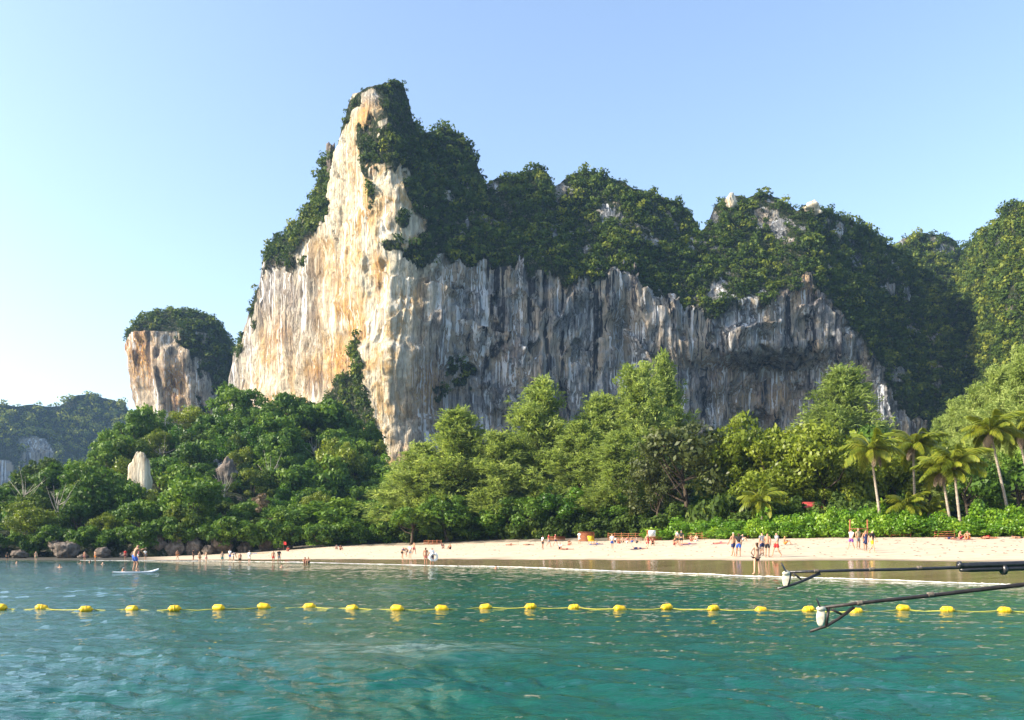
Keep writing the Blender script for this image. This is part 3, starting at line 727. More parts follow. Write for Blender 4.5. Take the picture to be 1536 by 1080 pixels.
# broadleaf trees at the back of the sand
def broad(name, kinds, n, px, Y, top, hw, lab, grp, zoff=0):
    X, _, z = stand(px, Y); h = (HY - top) / F * Y + EYE - z
    rx = hw / F * Y; base = {id(FOREST): (5.0, 4.5 + 4.6 * 1.25), id(ALMOND): (5.2, 5.5 + 4.4 * 1.25), id(OLIVE): (5.4, 5.8 + 4.6 * 1.25), id(GREEN): (4.6, 3.2 + 4 * 1.25), id(UNDER): (3.0, .6 + 2.2 * 1.3)}[id(kinds)]
    plant(name, kinds[n % len(kinds)], (X, Y, z - .05 + zoff), (rx / base[0], rx / base[0], h / base[1]), lab, grp)
for n, (k, px, Y, top, hw, lab) in enumerate([
    (OLIVE, 1030, 122, 646, 72, 'wide olive-brown beach tree with bare twigs beside the casuarinas'), (OLIVE, 985, 126, 690, 46, 'lower olive-green tree under the tallest casuarina'),
    (ALMOND, 1112, 120, 634, 60, 'yellow-green sea almond with the highest dome of its row'), (ALMOND, 1175, 116, 648, 62, 'yellow-green sea almond over the red roof'),
    (ALMOND, 1232, 112, 648, 60, 'yellow-green sea almond next to the coconut palms'), (ALMOND, 1150, 112, 700, 48, 'low yellow-green almond behind the short palm'),
    (ALMOND, 1270, 112, 690, 44, 'rounded almond tree behind the palm with the orange stem'), (GREEN, 845, 138, 730, 44, 'fresh green round-crowned tree left of the wooden kiosk'),
    (GREEN, 755, 144, 768, 42, 'low fresh green tree with pale stems at the sand'), (GREEN, 705, 146, 778, 30, 'small fresh green tree beneath the broad casuarina'),
    (FOREST, 500, 158, 752, 50, 'dense green tree spreading over the far end of the sand'), (FOREST, 558, 156, 765, 48, 'dense green tree low beside the small dark casuarina'), (GREEN, 535, 152, 792, 34, 'low leafy thicket tree by the empty sand'),
    (ALMOND, 1335, 118, 668, 52, 'almond tree showing between two coconut palms'), (ALMOND, 1400, 118, 662, 50, 'almond tree behind the twin-stemmed palms'),
    (FOREST, 1455, 114, 688, 44, 'dark tree behind the leaning palm'), (FOREST, 1530, 112, 676, 50, 'dark tree at the foot of the wooded slope'), (FOREST, 1290, 124, 660, 46, 'dark tree under the solitary casuarina')]):
    broad('broadleaf_tree', k, n, px, Y, top, hw, lab, 'broadleaf trees at the back of the beach')
# shaded wood between the front row and the wall
wood = [(600 + 31 * i + random.uniform(-8, 8), 172 + random.uniform(-8, 22), random.uniform(690, 728), random.uniform(36, 50)) for i in range(32)]
wood += [(620 + 46 * i + random.uniform(-10, 10), 140 + 12 * random.random() - .028 * (46 * i) * (1 if i > 5 else .3), random.uniform(738, 765), random.uniform(30, 42)) for i in range(21)]
for n, (px, Y, top, hw) in enumerate(wood):
    broad('forest_tree', FOREST, n, px, Y, top, hw, 'shaded dark green tree of the wood between beach and cliff', 'trees of the wood behind the beach')

for n in range(44):
    px = 596 + n * 16 + random.uniform(-6, 6); Yb = float(np.interp(px, P_[:, 0], P_[:, 5])); Y = Yb + random.uniform(8, 15)
    X, _, z = stand(px, Y); s = random.uniform(.8, 1.25)
    plant('undergrowth_bush', SHADE[n % 3], (X, Y, z - .3), (s, s, s * random.uniform(.9, 1.5)), 'dark bush filling the shade under the beach trees', 'bushes under the beach trees', cat='bush')
# trees covering the headland
hv = HEADV.reshape(-1, 3); hpx = HX + F * hv[:, 0] / hv[:, 1]; hpy = HY - F * (hv[:, 2] - EYE) / hv[:, 1]
row = 0; ntree = 0
for py in np.arange(806, 596, -17):
    row += 1
    for px in np.arange(-70 + (row % 2) * 20, 610, 40):
        x = px + random.uniform(-13, 13); y = py + random.uniform(-8, 8)
        if y < HRIDGE(x) + 4: continue
        if inside([(196, 700), (226, 695), (232, 775), (190, 775)], np.array([x]), np.array([y]))[0] and random.random() < .85: continue
        if 322 < x < 356 and 695 < y < 735: continue
        k = np.argmin((hpx - x) ** 2 + (hpy - y) ** 2); p = hv[k]
        rad = random.uniform(19, 38) * (1.0 if y < 760 else .85) / F * p[1]
        s = rad / 5.0; sz = s * random.uniform(.8, 1.25)
        kd = random.random()
        if kd < .5: kk, lb = FOREST[random.randrange(6)], 'mid-green rounded jungle tree on the wooded headland below the cliffs'
        elif kd < .72: kk, lb = DARK[random.randrange(3)], 'dark green jungle tree on the wooded headland below the cliffs'
        elif kd < .88: kk, lb = GREEN[random.randrange(3)], 'fresh bright green jungle tree on the wooded headland below the cliffs'
        else: kk, lb = ALMOND[random.randrange(4)], 'yellow-green jungle tree on the wooded headland below the cliffs'
        plant('jungle_tree', kk, (p[0], p[1], p[2] - 3.4 * sz - .3), (s, s, sz), lb, 'jungle trees of the headland')
        ntree += 1
print('headland trees', ntree)
for n, (px, py, Y, rad, kind, lab) in enumerate([(290, 765, 158, 44, FOREST[1], 'large dome-shaped tree above the shore boulders'), (135, 745, 168, 46, FOREST[3], 'tall spreading tree with a pale stem on the headland shoulder'),
        (45, 790, 152, 30, ALMOND[1], 'yellow-green tree with pale twisted branches near the low shore'), (430, 790, 160, 28, FOREST[2], 'small tree above the tangle of dry creepers')]):
    X, _, Z = at(px, py, Y); s = rad / F * Y / 5.0
    plant('jungle_tree', kind, (X, Y, Z - 5.5 * s), s, lab, 'trees standing out on the headland')
for n, (px, py, h, lab) in enumerate([(108, 792, 9, 'pale bare-branched tree above the sloping boulder'), (60, 770, 8, 'leafless grey tree on the low shoulder of the headland'), (345, 760, 8, 'thin bare tree in front of the small rock face'), (415, 735, 8, 'leafless tree on the slope under the sunlit cliff'), (255, 700, 7, 'bare grey limbs above the pale limestone face'), (480, 700, 8, 'bare-limbed tree beside the ivy-clad cleft')]):
    k = np.argmin((hpx - px) ** 2 + (hpy - py) ** 2); p = hv[k]; g = np.random.default_rng(900 + n)
    Cn = g.normal(size=(14, 3)) * np.array([2.0, 2.0, 1.6]) + np.array([0, 0, h])
    t = thing('bare_tree', lab, 'tree', (p[0], p[1] - 4, p[2] - 1.5), 0, 'bare trees on the headland')
    link('trunk', limbs('trunk', M['palebark'], h * .8, .17, Cn, 900 + n, 6, .5, 13), t)
# undergrowth at the shore, dry creepers
for n in range(26):
    px = -30 + n * 25 + random.uniform(-8, 8); Y = 148 + random.uniform(0, 4); X, _, Z = at(px, random.uniform(806, 820) - (14 if px > 205 else 0), Y); s = random.uniform(.6, 1.0)
    plant('undergrowth_bush', UNDER[n % 3], (X, Y, Z - 1.2 * s), s, 'dark bush overhanging the rocks at the foot of the headland', 'bushes along the foot of the headland', cat='bush')
for n, (px, py, sc) in enumerate([(388, 765, .8), (405, 803, .8), (440, 808, .6)]):
    me, Cn = crown('twigs', M['dry'], 2.0, 2.6, 14, 60, .30, 1700 + n, 1.6, .4)
    t = thing('dry_creeper', 'tangle of brown leafless creeper hanging over the headland rocks', 'creeper', at(px, py, 152), 0, 'dry creepers on the headland', sc)
    link('stem', limbs('stem', M['bark'], 2.2, .07, Cn, 1750 + n), t); link('twigs', me, t)

# beach shrubs
shr = []
for n, px in enumerate(np.arange(1004, 1600, 27)):
    for r_ in (0, 1):
        if r_ == 0 and 1018 < px < 1060: continue
        x = px + random.uniform(-8, 8) + 13 * r_
        Yb = np.interp(x, P_[:, 0], P_[:, 5]); Y = Yb + .8 + r_ * 2.6
        hh = (14 + 7 * r_ + 8 * float(ss(1050, 1250, x)) + random.uniform(-5, 7)) / F * Y
        shr.append((x, Y, hh, random.uniform(26, 36) / F * Y))
for n, (px, Y, hh, rx) in enumerate(shr):
    X, _, z = stand(px, Y)
    plant('beach_shrub', SHRUB[n % 4], (X, Y, z - .1), (rx / 2.3, rx / 2.3, hh / 1.75), 'bright green leafy shrub in the hedge along the back of the sand', 'beach shrubs along the sand', cat='shrub')
for n, (px, py) in enumerate([(478, 812), (520, 812), (565, 810), (600, 808)]):
    X, Y, z = on_ground(px, py + 6); s = 1.25
    plant('beach_shrub', SHRUB[n % 4], (X, Y + 3, z), (s, s, s * 1.3), 'green shrub below the dense trees beyond the bathers', 'shrubs at the far end of the sand', cat='shrub')

# coconut palms
def frond_mesh(seed, Ln=3.7):
    g = np.random.default_rng(seed); m = MB()
    t = np.linspace(0, 1, 13); droop = .9 + .5 * g.random()
    Pt = np.stack([Ln * (t - .16 * t ** 2), .12 * Ln * g.normal() * t ** 2, Ln * (.40 * t - droop * .50 * t ** 2.2)], -1)
    m.tube(Pt, .055 * (1.05 - t) + .012, 5)
    nst = m.n; ti = [np.full(nst, .75)]
    for i in range(34):
        f = .14 + .85 * i / 33; p = np.array([np.interp(f, t, Pt[:, k]) for k in range(3)])
        d = np.array([np.interp(min(1, f + .06), t, Pt[:, k]) for k in range(3)]) - p; d /= np.linalg.norm(d) + 1e-9
        ll = .95 * math.sin(math.pi * (.14 + .80 * f)) ** .7 + .12
        for s in (-1, 1):
            e = d * .55 + np.array([0, s * .85, -.35 - .4 * g.random()]); e /= np.linalg.norm(e)
            w = np.cross(e, [0, 0, 1.]); w /= np.linalg.norm(w) + 1e-9; w = w * .055
            mid = p + e * ll * .5; end = p + e * ll + np.array([0, 0, -.22 * ll])
            m.add([p - w * .5, p + w * .5, mid + w, mid - w], [[0, 1, 2, 3]]); m.add([mid - w, mid + w, end], [[0, 1, 2]])
            ti.append(np.full(7, np.clip(.5 + .18 * g.normal(), 0, .95)))
    me = m.mesh('frond', M['palm'], False, {'tint': np.concatenate(ti)[:m.n]}); return me
FROND = [frond_mesh(s) for s in (1, 2, 3, 4)]
def deadfrond():
    me = FROND[1].copy(); me.materials.clear(); me.materials.append(M['dry']); return me
DEAD = deadfrond()
def palm(cpx, cpy, bpx, Y, lab, size=1.0, dead=1):
    X, _, z = stand(bpx, Y); c = np.array(at(cpx, cpy, Y)) - np.array([X, Y, z])
    t = thing('coconut_palm', lab, 'palm', (X, Y, z), 0, 'coconut palms behind the shrubs')
    m = MB(); f = np.linspace(0, 1, 26)
    Pt = np.stack([c[0] * f ** 1.4, .4 * np.sin(f * 3) * f, c[2] * f], -1)
    rr = .15 * (1.08 - .4 * f) + .10 * np.exp(-f * 16); rr = rr * (1 + .07 * (np.arange(26) % 2))
    m.tube(Pt, rr * (.8 + .2 * size), 9); link('trunk', m.mesh('trunk', M['palmbark']), t)
    top = Vector(Pt[-1])
    nf = 20
    for i in range(nf):
        a = i * 2.39996 + random.uniform(-.25, .25); el = R(70 - 105 * (i / nf) + random.uniform(-9, 9))
        o = link('frond', FROND[i % 4], t, top); o.rotation_euler = Euler((random.uniform(-.3, .3), -el * .75, a)); s = size * random.uniform(.82, 1.12) * (.85 if i < 3 else 1); o.scale = (s,) * 3
    for i in range(dead):
        o = link('dead_frond', DEAD, t, top); o.rotation_euler = Euler((0, R(52), random.uniform(0, 6.28))); o.scale = (.6 * size,) * 3
    if size > .8:
        for i in range(5):
            a = i * 1.3; mb = MB().ball((0, 0, 0), (.13, .13, .17), 8, 6)
            link('coconut', mb.mesh('coconut', M['cocon']), t, top + Vector((.22 * math.cos(a), .22 * math.sin(a), -.22)))
M['cocon'] = plain('coconut_husk', (.22, .20, .04), .6)
palm(1307, 676, 1322, 90, 'coconut palm with orange-brown crown base beside the almonds', 1.08, 2)
palm(1371, 668, 1374, 93, 'straight coconut palm with a pale upright stem', 1.02, 2)
palm(1414, 706, 1427, 87, 'shorter palm of the twin-stemmed pair', 1.0, 2)
palm(1432, 694, 1441, 86, 'taller palm of the twin-stemmed pair', 1.05, 1)
palm(1486, 647, 1515, 89, 'tall coconut palm leaning away from the wooded slope', 1.1, 2)
palm(1528, 650, 1556, 95, 'coconut palm behind the leaning palm with yellowing fronds', 1.1, 2)
palm(1140, 752, 1146, 101.5, 'short stemless young palm in front of the almonds', 1.0, 0)
palm(1358, 758, 1352, 90, 'young feathery palm under the coconut palms', .85, 1)
palm(1395, 762, 1392, 91, 'small young palm beside the pale straight stem', .7, 1)

# ------------------------------------------------------------------ boulders and outcrop
def boulder_mat():
    t = NT('boulder'); v = t.coord(); n = t.noise(v, .7, 7, .62, .5); n2 = t.noise(t.coord((2, 2, .5)), 1.2, 5, .6)
    c = t.ramp(n, [(.3, (.045, .036, .03)), (.5, (.13, .105, .085)), (.72, (.26, .225, .19))])
    c = t.mix(t.ramp(n2, [(.34, .7), (.5, 0)]), c, (.07, .055, .045))
    return t.done(t.bsdf(c, .9, .15, t.bump(t.math('ADD', n, n2), .9, .25)))
M['bould'] = boulder_mat()
M['pale'] = (lambda t: t.done(t.bsdf(t.ramp(t.noise(t.coord((.6, .6, .12)), 1.4, 7, .6, .6), [(.32, (.16, .12, .08)), (.5, (.50, .43, .32)), (.7, (.66, .60, .48))]), .9, .15, t.bump(t.noise(t.coord((1, 1, .3)), 1.6, 6, .6), .9, .4))))(NT('pale_limestone'))
def boulder(name, px, py, Y, rx, ry, label, mat, seed, group=None, cat='rock', depth=.8, box=.0):
    a, b = rx / F * Y, ry / F * Y
    def fn(D):
        bl = 1 / np.max(np.abs(D @ np.array(Euler((.3 * seed, .5 * seed, .8 * seed)).to_matrix()).T), axis=1) ** box
        return bl * .88 * (1 + .42 * fbm(D[:, 0] * 1.6 + seed, D[:, 1] * 1.6, D[:, 2] * 1.6, seed=seed, o=4) - .16 * np.abs(vn(D[:, 0] * 3 + seed, D[:, 1] * 3, D[:, 2] * 3, seed=seed + 5)))
    m = MB().ball((0, 0, 0), (a, a * depth, b * 1.25), 44, 30, fn)
    o = link(name, m.mesh(name, mat), None, at(px, py, Y)); tag(o, label, cat, group)
for n, (px, py, Y, rx, ry, lab) in enumerate([(100, 826, 146, 22, 13, 'large sloping pale boulder at the waterline'), (82, 818, 149, 10, 9, 'grey boulder leaning behind the large sloping one'), (154, 830, 145, 13, 9, 'rounded boulder standing apart at the waterline'),
    (238, 820, 150, 20, 17, 'bulky brown boulder at the near end of the boulder row'), (262, 822, 150, 16, 15, 'brown boulder wedged against the bulky one'), (292, 822, 151, 17, 15, 'dark cracked boulder mid-way along the row'),
    (334, 817, 151, 17, 18, 'upright pale-faced boulder in the row behind the sand'), (312, 826, 149, 9, 8, 'small boulder before the upright pale-faced one'), (368, 822, 152, 13, 10, 'low boulder past the upright pale-faced one'),
    (402, 816, 152, 17, 14, 'light brown boulder at the far end of the row below dry creepers'), (428, 822, 152, 11, 8, 'small boulder beside the red flag'), (205, 832, 147, 9, 6, 'small flat rock between boulders and paddler'),
    (30, 832, 147, 14, 6, 'flat dark rock awash at the low shore'), (125, 835, 143, 9, 4, 'low rock between the sloping boulder and the rounded one'), (186, 834, 146, 8, 5, 'low dark rock at the start of the sand')]):
    boulder('boulder', px, py, Y, rx, ry, lab, M['bould'], 20 + n, 'boulders along the shore')
boulder('rock_outcrop', 209, 740, 173, 20, 52, 'bare pale limestone face showing through the headland trees', M['pale'], 60, None, 'outcrop', .45, .45)
boulder('rock_outcrop', 338, 714, 190, 15, 20, 'small grey-brown rock face half hidden among headland trees', M['bould'], 61, None, 'outcrop', .45, .7)
for n, (px, py, rx, ry, lab) in enumerate([(1095, 306, 10, 11, 'pale rock spike on the saddle of the wooded ridge'), (1218, 314, 13, 9, 'jagged pale crag near the end of the wooded ridge'), (497, 240, 8, 20, 'dark rock horn standing beside the pillar')]):
    Yc = float(wall_depth(np.array([px]), np.array([py]))[0]) - 1
    boulder('rock_crag', px, py, Yc, rx, ry, lab, M['pale'] if n < 2 else M['bould'], 70 + n, 'crags on the wooded ridge', 'crag', .9, .6)

# ------------------------------------------------------------------ wooden things on the beach
M['wood'] = (lambda t: t.done(t.bsdf(t.ramp(t.noise(t.coord((2, 2, 14)), 2, 5, .6), [(.3, (.16, .05, .025)), (.7, (.34, .13, .06))]), .75, .2)))(NT('red_brown_wood'))
M['greywood'] = bark_mat('weathered_wood', (.12, .08, .05), (.30, .20, .12))
M['litter'] = plain('dry_litter', (.10, .065, .04), .9, .1, .4, 3)
M['redroof'] = plain('red_roof', (.34, .05, .04), .6, .3, .25, 3)
M['white'] = plain('white_paint', (.78, .78, .76), .5, .4, .05)
M['black'] = plain('black_paint', (.012, .012, .013), .35, .5, .2, 20)
M['red'] = plain('red_cloth', (.55, .03, .03), .8); M['yellow'] = plain('yellow_plastic', (.72, .44, .012), .48, .4, .28, 11, bump=.3)

def bx(lo, hi): return MB().box(lo, hi)
def kiosk(px, py, w, h, lab):
    X, Y, z = on_ground(px, py); t = thing('wooden_kiosk', lab, 'kiosk', (X, Y, z), random.uniform(-.2, .2), 'wooden kiosks')
    nb = 7
    for k in range(nb):
        z0 = h * k / nb + .05
        for yy in (-.5, .5): link('plank', bx((-w / 2, yy - .03, z0), (w / 2, yy + .03, z0 + h / nb - .03)).mesh('plank', M['wood'], False), t)
        for xx in (-w / 2 - .035, w / 2 + .035): link('plank', bx((xx - .03, -.53, z0), (xx + .03, .53, z0 + h / nb - .03)).mesh('plank', M['wood'], False), t)
    for xx in (-w / 2 + .08, w / 2 - .08):
        for yy in (-.42, .42): link('post', bx((xx - .045, yy - .045, -.2), (xx + .045, yy + .045, h + .02)).mesh('post', M['greywood'], False), t)
    link('top', bx((-w / 2 - .12, -.62, h + .03), (w / 2 + .12, .62, h + .09)).mesh('top', M['wood'], False), t)
kiosk(880, 812, 2.2, 1.35, 'red-brown plank kiosk next to the yellow deck chair')
kiosk(981, 811, 1.7, 1.4, 'red-brown plank kiosk beside the white notice board')
kiosk(836, 811, 2.4, .55, 'low red-brown plank bench box left of the kiosk')

def fence(px0, px1, py, h, lab, rails=3, pitch=1.3, dy=0):
    X0, Y0, z0 = on_ground(px0, py); X1, Y1, z1 = on_ground(px1, py); Y0 += dy; Y1 += dy; z0 = float(ground_z(X0, Y0)); z1 = float(ground_z(X1, Y1))
    t = thing('wooden_fence', lab, 'fence', (X0, Y0, z0), 0, 'rail fences along the back of the sand')
    d = Vector((X1 - X0, Y1 - Y0, z1 - z0)); n = max(2, int(d.length / pitch) + 1)
    for i in range(n):
        p = d * (i / (n - 1)); hh = h * random.uniform(.95, 1.12)
        link('post', MB().tube([(0, 0, -.3), (0, 0, hh * .5), (.02, 0, hh)], [.055, .05, .045], 7).mesh('post', M['wood']), t, p)
    for r_ in range(rails):
        zz = h * (r_ + .75) / (rails + .1)
        link('rail', MB().tube([(0, -.06, zz), tuple(d / 2 + Vector((0, -.06, zz - .03))), tuple(d + Vector((0, -.06, zz)))], [.035, .035, .03], 6).mesh('rail', M['wood']), t)
fence(912, 964, 811, 1.15, 'red-brown rail fence behind the crowd of seated bathers', 4)
fence(1012, 1062, 809, .9, 'rail fence in front of the first green shrubs', 3)
fence(1078, 1122, 808, .8, 'rail fence behind the couple in blue shorts', 2)
fence(1146, 1166, 807, .85, 'short rail fence behind the three walkers', 3)
fence(1308, 1366, 806, .75, 'red-brown rail fence beside the tall swing frame', 2)
fence(1402, 1432, 806, .7, 'short rail fence before the shrubs left of the sunbathing pair', 3)
fence(636, 662, 817, .8, 'red-brown rail fence under the broad casuarina', 3)

X, Y, z = on_ground(1288, 810)
t = thing('swing_frame', 'tall brown wooden frame of two posts behind four walkers', 'frame', (X, Y, z))
for s in (-.9, .9): link('post', MB().tube([(s, 0, -.3), (s * 1.01, 0, 1), (s * .99, 0, 2.1)], [.085, .08, .075], 8).mesh('post', M['wood']), t)
for zz in (.7, 1.15): link('rail', MB().tube([(-.95, -.1, zz), (.95, -.1, zz)], .05, 6).mesh('rail', M['wood']), t)

X, Y, z = on_ground(978, 816)
t = thing('notice_board', 'white notice board on a thin post in front of a kiosk', 'sign', (X, Y, z))
link('post', MB().tube([(0, 0, -.3), (0, 0, 1.75)], .04, 7).mesh('post', M['greywood']), t)
link('board', bx((-.42, -.075, .95), (.42, -.045, 1.7)).mesh('board', M['white'], False), t)
for k in range(5): link('text_line', bx((-.33, -.080, 1.06 + .11 * k), (.33 - .1 * (k % 2), -.0752, 1.095 + .11 * k)).mesh('text_line', M['black'], False), t)

X, Y, z = on_ground(425, 826)
t = thing('warning_flag', 'small red flag on a pole at the far end of the sand', 'flag', (X, Y, z))
link('pole', MB().tube([(0, 0, -.2), (0, 0, 1.7)], .025, 6).mesh('pole', M['greywood']), t)
u = np.linspace(0, 1, 9); g_ = [[.0 + .6 * a, .07 * math.sin(a * 6), 1.7 - .55 * b - .12 * a] for b in u for a in u]
link('cloth', mk_mesh('cloth', g_, np.array([[i * 9 + j, i * 9 + j + 1, i * 9 + j + 10, i * 9 + j + 9] for i in range(8) for j in range(8)]), M['red']), t)

def hut(px, Y, w, zr, lab):
    X, _, z = stand(px, Y); t = thing('beach_hut', lab, 'hut', (X, Y, z), .1, 'red-roofed huts behind the shrubs')
    for sx in (-1, 1):
        for sy in (-1, 1): link('post', MB().tube([(sx * w * .45, sy * 1.2, -.1), (sx * w * .45, sy * 1.2, zr)], .07, 7).mesh('post', M['greywood']), t)
    V = np.array([[-w*.55, -1.6, zr], [w*.55, -1.6, zr], [w*.55, 1.6, zr], [-w*.55, 1.6, zr], [-w*.3, 0, zr + .85], [w*.3, 0, zr + .85]])
    V2 = V - np.array([0, 0, .08])
    link('roof', mk_mesh('roof', np.concatenate([V, V2]), [np.array([[0, 1, 5, 4], [2, 3, 4, 5], [9, 8, 7, 6], [0, 6, 7, 1], [1, 7, 8, 2], [2, 8, 9, 3], [3, 9, 6, 0]]), np.array([[1, 2, 5], [3, 0, 4]])], M['redroof'], None, False), t)
    link('back_wall', bx((-w * .45, 1.1, 0), (w * .45, 1.16, zr - .1)).mesh('back_wall', M['greywood'], False), t)
hut(1212, 106, 3.0, 3.3, 'hut with a dull red roof showing under the sea almonds')
hut(1098, 112, 2.2, 2.7, 'hut with a low red roof beside the short palm')

X, Y, z = on_ground(889, 815)
t = thing('deck_chair', 'yellow deck chair in front of the red-brown plank kiosk', 'chair', (X, Y, z), .3)
link('seat', bx((-.45, -.6, .3), (.45, .5, .36)).mesh('seat', M['yellow'], False), t)
b_ = link('backrest', bx((-.45, -.03, 0), (.45, .03, .8)).mesh('backrest', M['yellow'], False), t, (0, .5, .33), (R(-25), 0, 0))
for sx in (-.4, .4):
    for sy in (-.55, .45): link('leg', MB().tube([(sx, sy, -.05), (sx, sy, .3)], .03, 6).mesh('leg', M['greywood']), t)

# ------------------------------------------------------------------ people
SKEL = dict(pelvis=(0, 0, .95), spine=(0, .005, 1.12), chest=(0, .0, 1.30), neck=(0, .01, 1.475), head=(0, -.012, 1.575), crown=(0, -.005, 1.645), nose=(0, -.105, 1.565),
    shL=(-.165, 0, 1.405), elL=(-.225, .03, 1.13), wrL=(-.235, -.04, .88), shR=(.165, 0, 1.405), elR=(.225, .03, 1.13), wrR=(.235, -.04, .88),
    hpL=(-.088, 0, .90), knL=(-.10, -.015, .49), anL=(-.10, .025, .085), toL=(-.115, -.14, .03), hpR=(.088, 0, .90), knR=(.10, -.015, .49), anR=(.10, .025, .085), toR=(.115, -.14, .03))
RADS = dict(pelvis=.125, spine=.112, chest=.128, neck=.052, head=.082, crown=.062, nose=.014, shL=.062, shR=.062, elL=.042, elR=.042, wrL=.029, wrR=.029, hpL=.088, hpR=.088, knL=.056, knR=.056, anL=.039, anR=.039, toL=.032, toR=.032)
EDG = [('pelvis', 'spine'), ('spine', 'chest'), ('chest', 'neck'), ('neck', 'head'), ('head', 'crown'), ('head', 'nose'), ('chest', 'shL'), ('shL', 'elL'), ('elL', 'wrL'), ('chest', 'shR'), ('shR', 'elR'), ('elR', 'wrR'),
    ('pelvis', 'hpL'), ('hpL', 'knL'), ('knL', 'anL'), ('anL', 'toL'), ('pelvis', 'hpR'), ('hpR', 'knR'), ('knR', 'anR'), ('anR', 'toR')]
POSES = {
 'stand': {},
 'relax': dict(hpL=(-.088, .01, .90), knR=(.12, -.06, .49), anR=(.14, .0, .085), toR=(.18, -.15, .03), elL=(-.21, .05, 1.13), wrL=(-.20, -.06, .90), elR=(.25, .0, 1.14), wrR=(.22, -.16, .96)),
 'walk': dict(knL=(-.09, -.19, .51), anL=(-.09, -.27, .10), toL=(-.09, -.43, .07), knR=(.09, .06, .50), anR=(.09, .30, .16), toR=(.09, .19, .03), elL=(-.23, .14, 1.14), wrL=(-.24, .16, .89), elR=(.23, -.09, 1.14), wrR=(.22, -.25, .95)),
 'hips': dict(elL=(-.37, .07, 1.17), wrL=(-.17, -.03, 1.0), elR=(.37, .07, 1.17), wrR=(.17, -.03, 1.0), knL=(-.11, -.01, .49), anL=(-.14, .02, .085), toL=(-.17, -.14, .03), anR=(.13, .02, .085), toR=(.16, -.14, .03)),
 'arms': dict(elL=(-.24, -.16, 1.2), wrL=(-.16, -.34, 1.28), elR=(.24, -.16, 1.2), wrR=(.14, -.36, 1.3)),
 'phone': dict(elR=(.23, -.10, 1.16), wrR=(.07, -.27, 1.42), elL=(-.22, .04, 1.13), wrL=(-.2, -.1, .9)),
 'bend': dict(pelvis=(0, .12, .90), spine=(0, .02, 1.03), chest=(0, -.16, 1.09), neck=(0, -.30, 1.13), head=(0, -.40, 1.13), crown=(0, -.46, 1.15), nose=(0, -.42, 1.03), shL=(-.165, -.24, 1.08), shR=(.165, -.24, 1.08),
     elL=(-.2, -.32, .82), wrL=(-.14, -.40, .58), elR=(.2, -.32, .82), wrR=(.14, -.40, .58), hpL=(-.088, .10, .86), hpR=(.088, .10, .86), knL=(-.1, -.03, .47), knR=(.1, -.03, .47)),
 'sit': dict(pelvis=(0, .10, .13), spine=(0, .13, .30), chest=(0, .10, .48), neck=(0, .05, .65), head=(0, .01, .75), crown=(0, .01, .82), nose=(0, -.085, .74), shL=(-.165, .08, .59), shR=(.165, .08, .59),
     elL=(-.26, -.08, .40), wrL=(-.13, -.28, .40), elR=(.26, -.08, .40), wrR=(.13, -.28, .40), hpL=(-.09, .05, .11), hpR=(.09, .05, .11), knL=(-.13, -.33, .42), knR=(.13, -.33, .42), anL=(-.12, -.52, .07), anR=(.12, -.52, .07), toL=(-.13, -.68, .03), toR=(.13, -.68, .03)),
 'squat': dict(pelvis=(0, .16, .34), spine=(0, .10, .50), chest=(0, .0, .66), neck=(0, -.06, .82), head=(0, -.10, .92), crown=(0, -.10, .99), nose=(0, -.19, .91), shL=(-.165, -.03, .77), shR=(.165, -.03, .77),
     elL=(-.22, -.2, .56), wrL=(-.12, -.36, .42), elR=(.22, -.2, .56), wrR=(.12, -.36, .42), hpL=(-.09, .12, .31), hpR=(.09, .12, .31), knL=(-.17, -.24, .45), knR=(.17, -.24, .45), anL=(-.13, .03, .09), anR=(.13, .03, .09), toL=(-.15, -.14, .03), toR=(.15, -.14, .03)),
 'paddle': dict(pelvis=(0, .06, .90), spine=(0, .0, 1.06), chest=(0, -.08, 1.23), neck=(0, -.14, 1.39), head=(0, -.19, 1.49), crown=(0, -.19, 1.56), nose=(0, -.28, 1.46), shL=(-.165, -.09, 1.33), shR=(.165, -.13, 1.33),
     elL=(-.26, -.28, 1.16), wrL=(-.24, -.40, .98), elR=(.12, -.36, 1.24), wrR=(-.12, -.46, 1.32), hpL=(-.088, .05, .86), hpR=(.088, .05, .86), knL=(-.15, -.08, .47), knR=(.15, -.06, .47), anL=(-.18, .04, .085), anR=(.18, .04, .085), toL=(-.2, -.12, .03), toR=(.2, -.12, .03)),
}
def lie(p): x, y, z = p; return (x * 1.05, z - .9, .115 - y * .6)
POSES['lie'] = {k: lie(v) for k, v in SKEL.items()}
POSES['lie'].update(toL=(-.12, -.88, .2), toR=(.12, -.88, .2), elL=(-.30, .22, .09), wrL=(-.27, -.02, .07), elR=(.30, .22, .09), wrR=(.27, -.02, .07))
POSES['prone'] = dict(POSES['lie']); POSES['prone'].update(head=(0, .64, .26), crown=(0, .71, .29), nose=(0, .67, .17), neck=(0, .56, .20), elL=(-.24, .58, .06), wrL=(-.08, .78, .06), elR=(.24, .58, .06), wrR=(.08, .78, .06))

def skin_mesh(name, V, E, rad, sub=1):
    me = bpy.data.meshes.new(name); me.from_pydata(V, E, []); o = bpy.data.objects.new(name, me); COL.objects.link(o)
    o.modifiers.new('s', 'SKIN'); sd = me.skin_vertices[0].data
    for i, r in enumerate(rad): sd[i].radius = (r, r)
    sd[0].use_root = True
    ms = o.modifiers.new('u', 'SUBSURF'); ms.levels = ms.render_levels = sub
    dg = bpy.context.evaluated_depsgraph_get(); out = bpy.data.meshes.new_from_object(o.evaluated_get(dg)); out.name = name
    bpy.data.objects.remove(o); bpy.data.meshes.remove(me)
    out.polygons.foreach_set("use_smooth", np.ones(len(out.polygons), bool)); out.materials.append(M['white'])
    return out

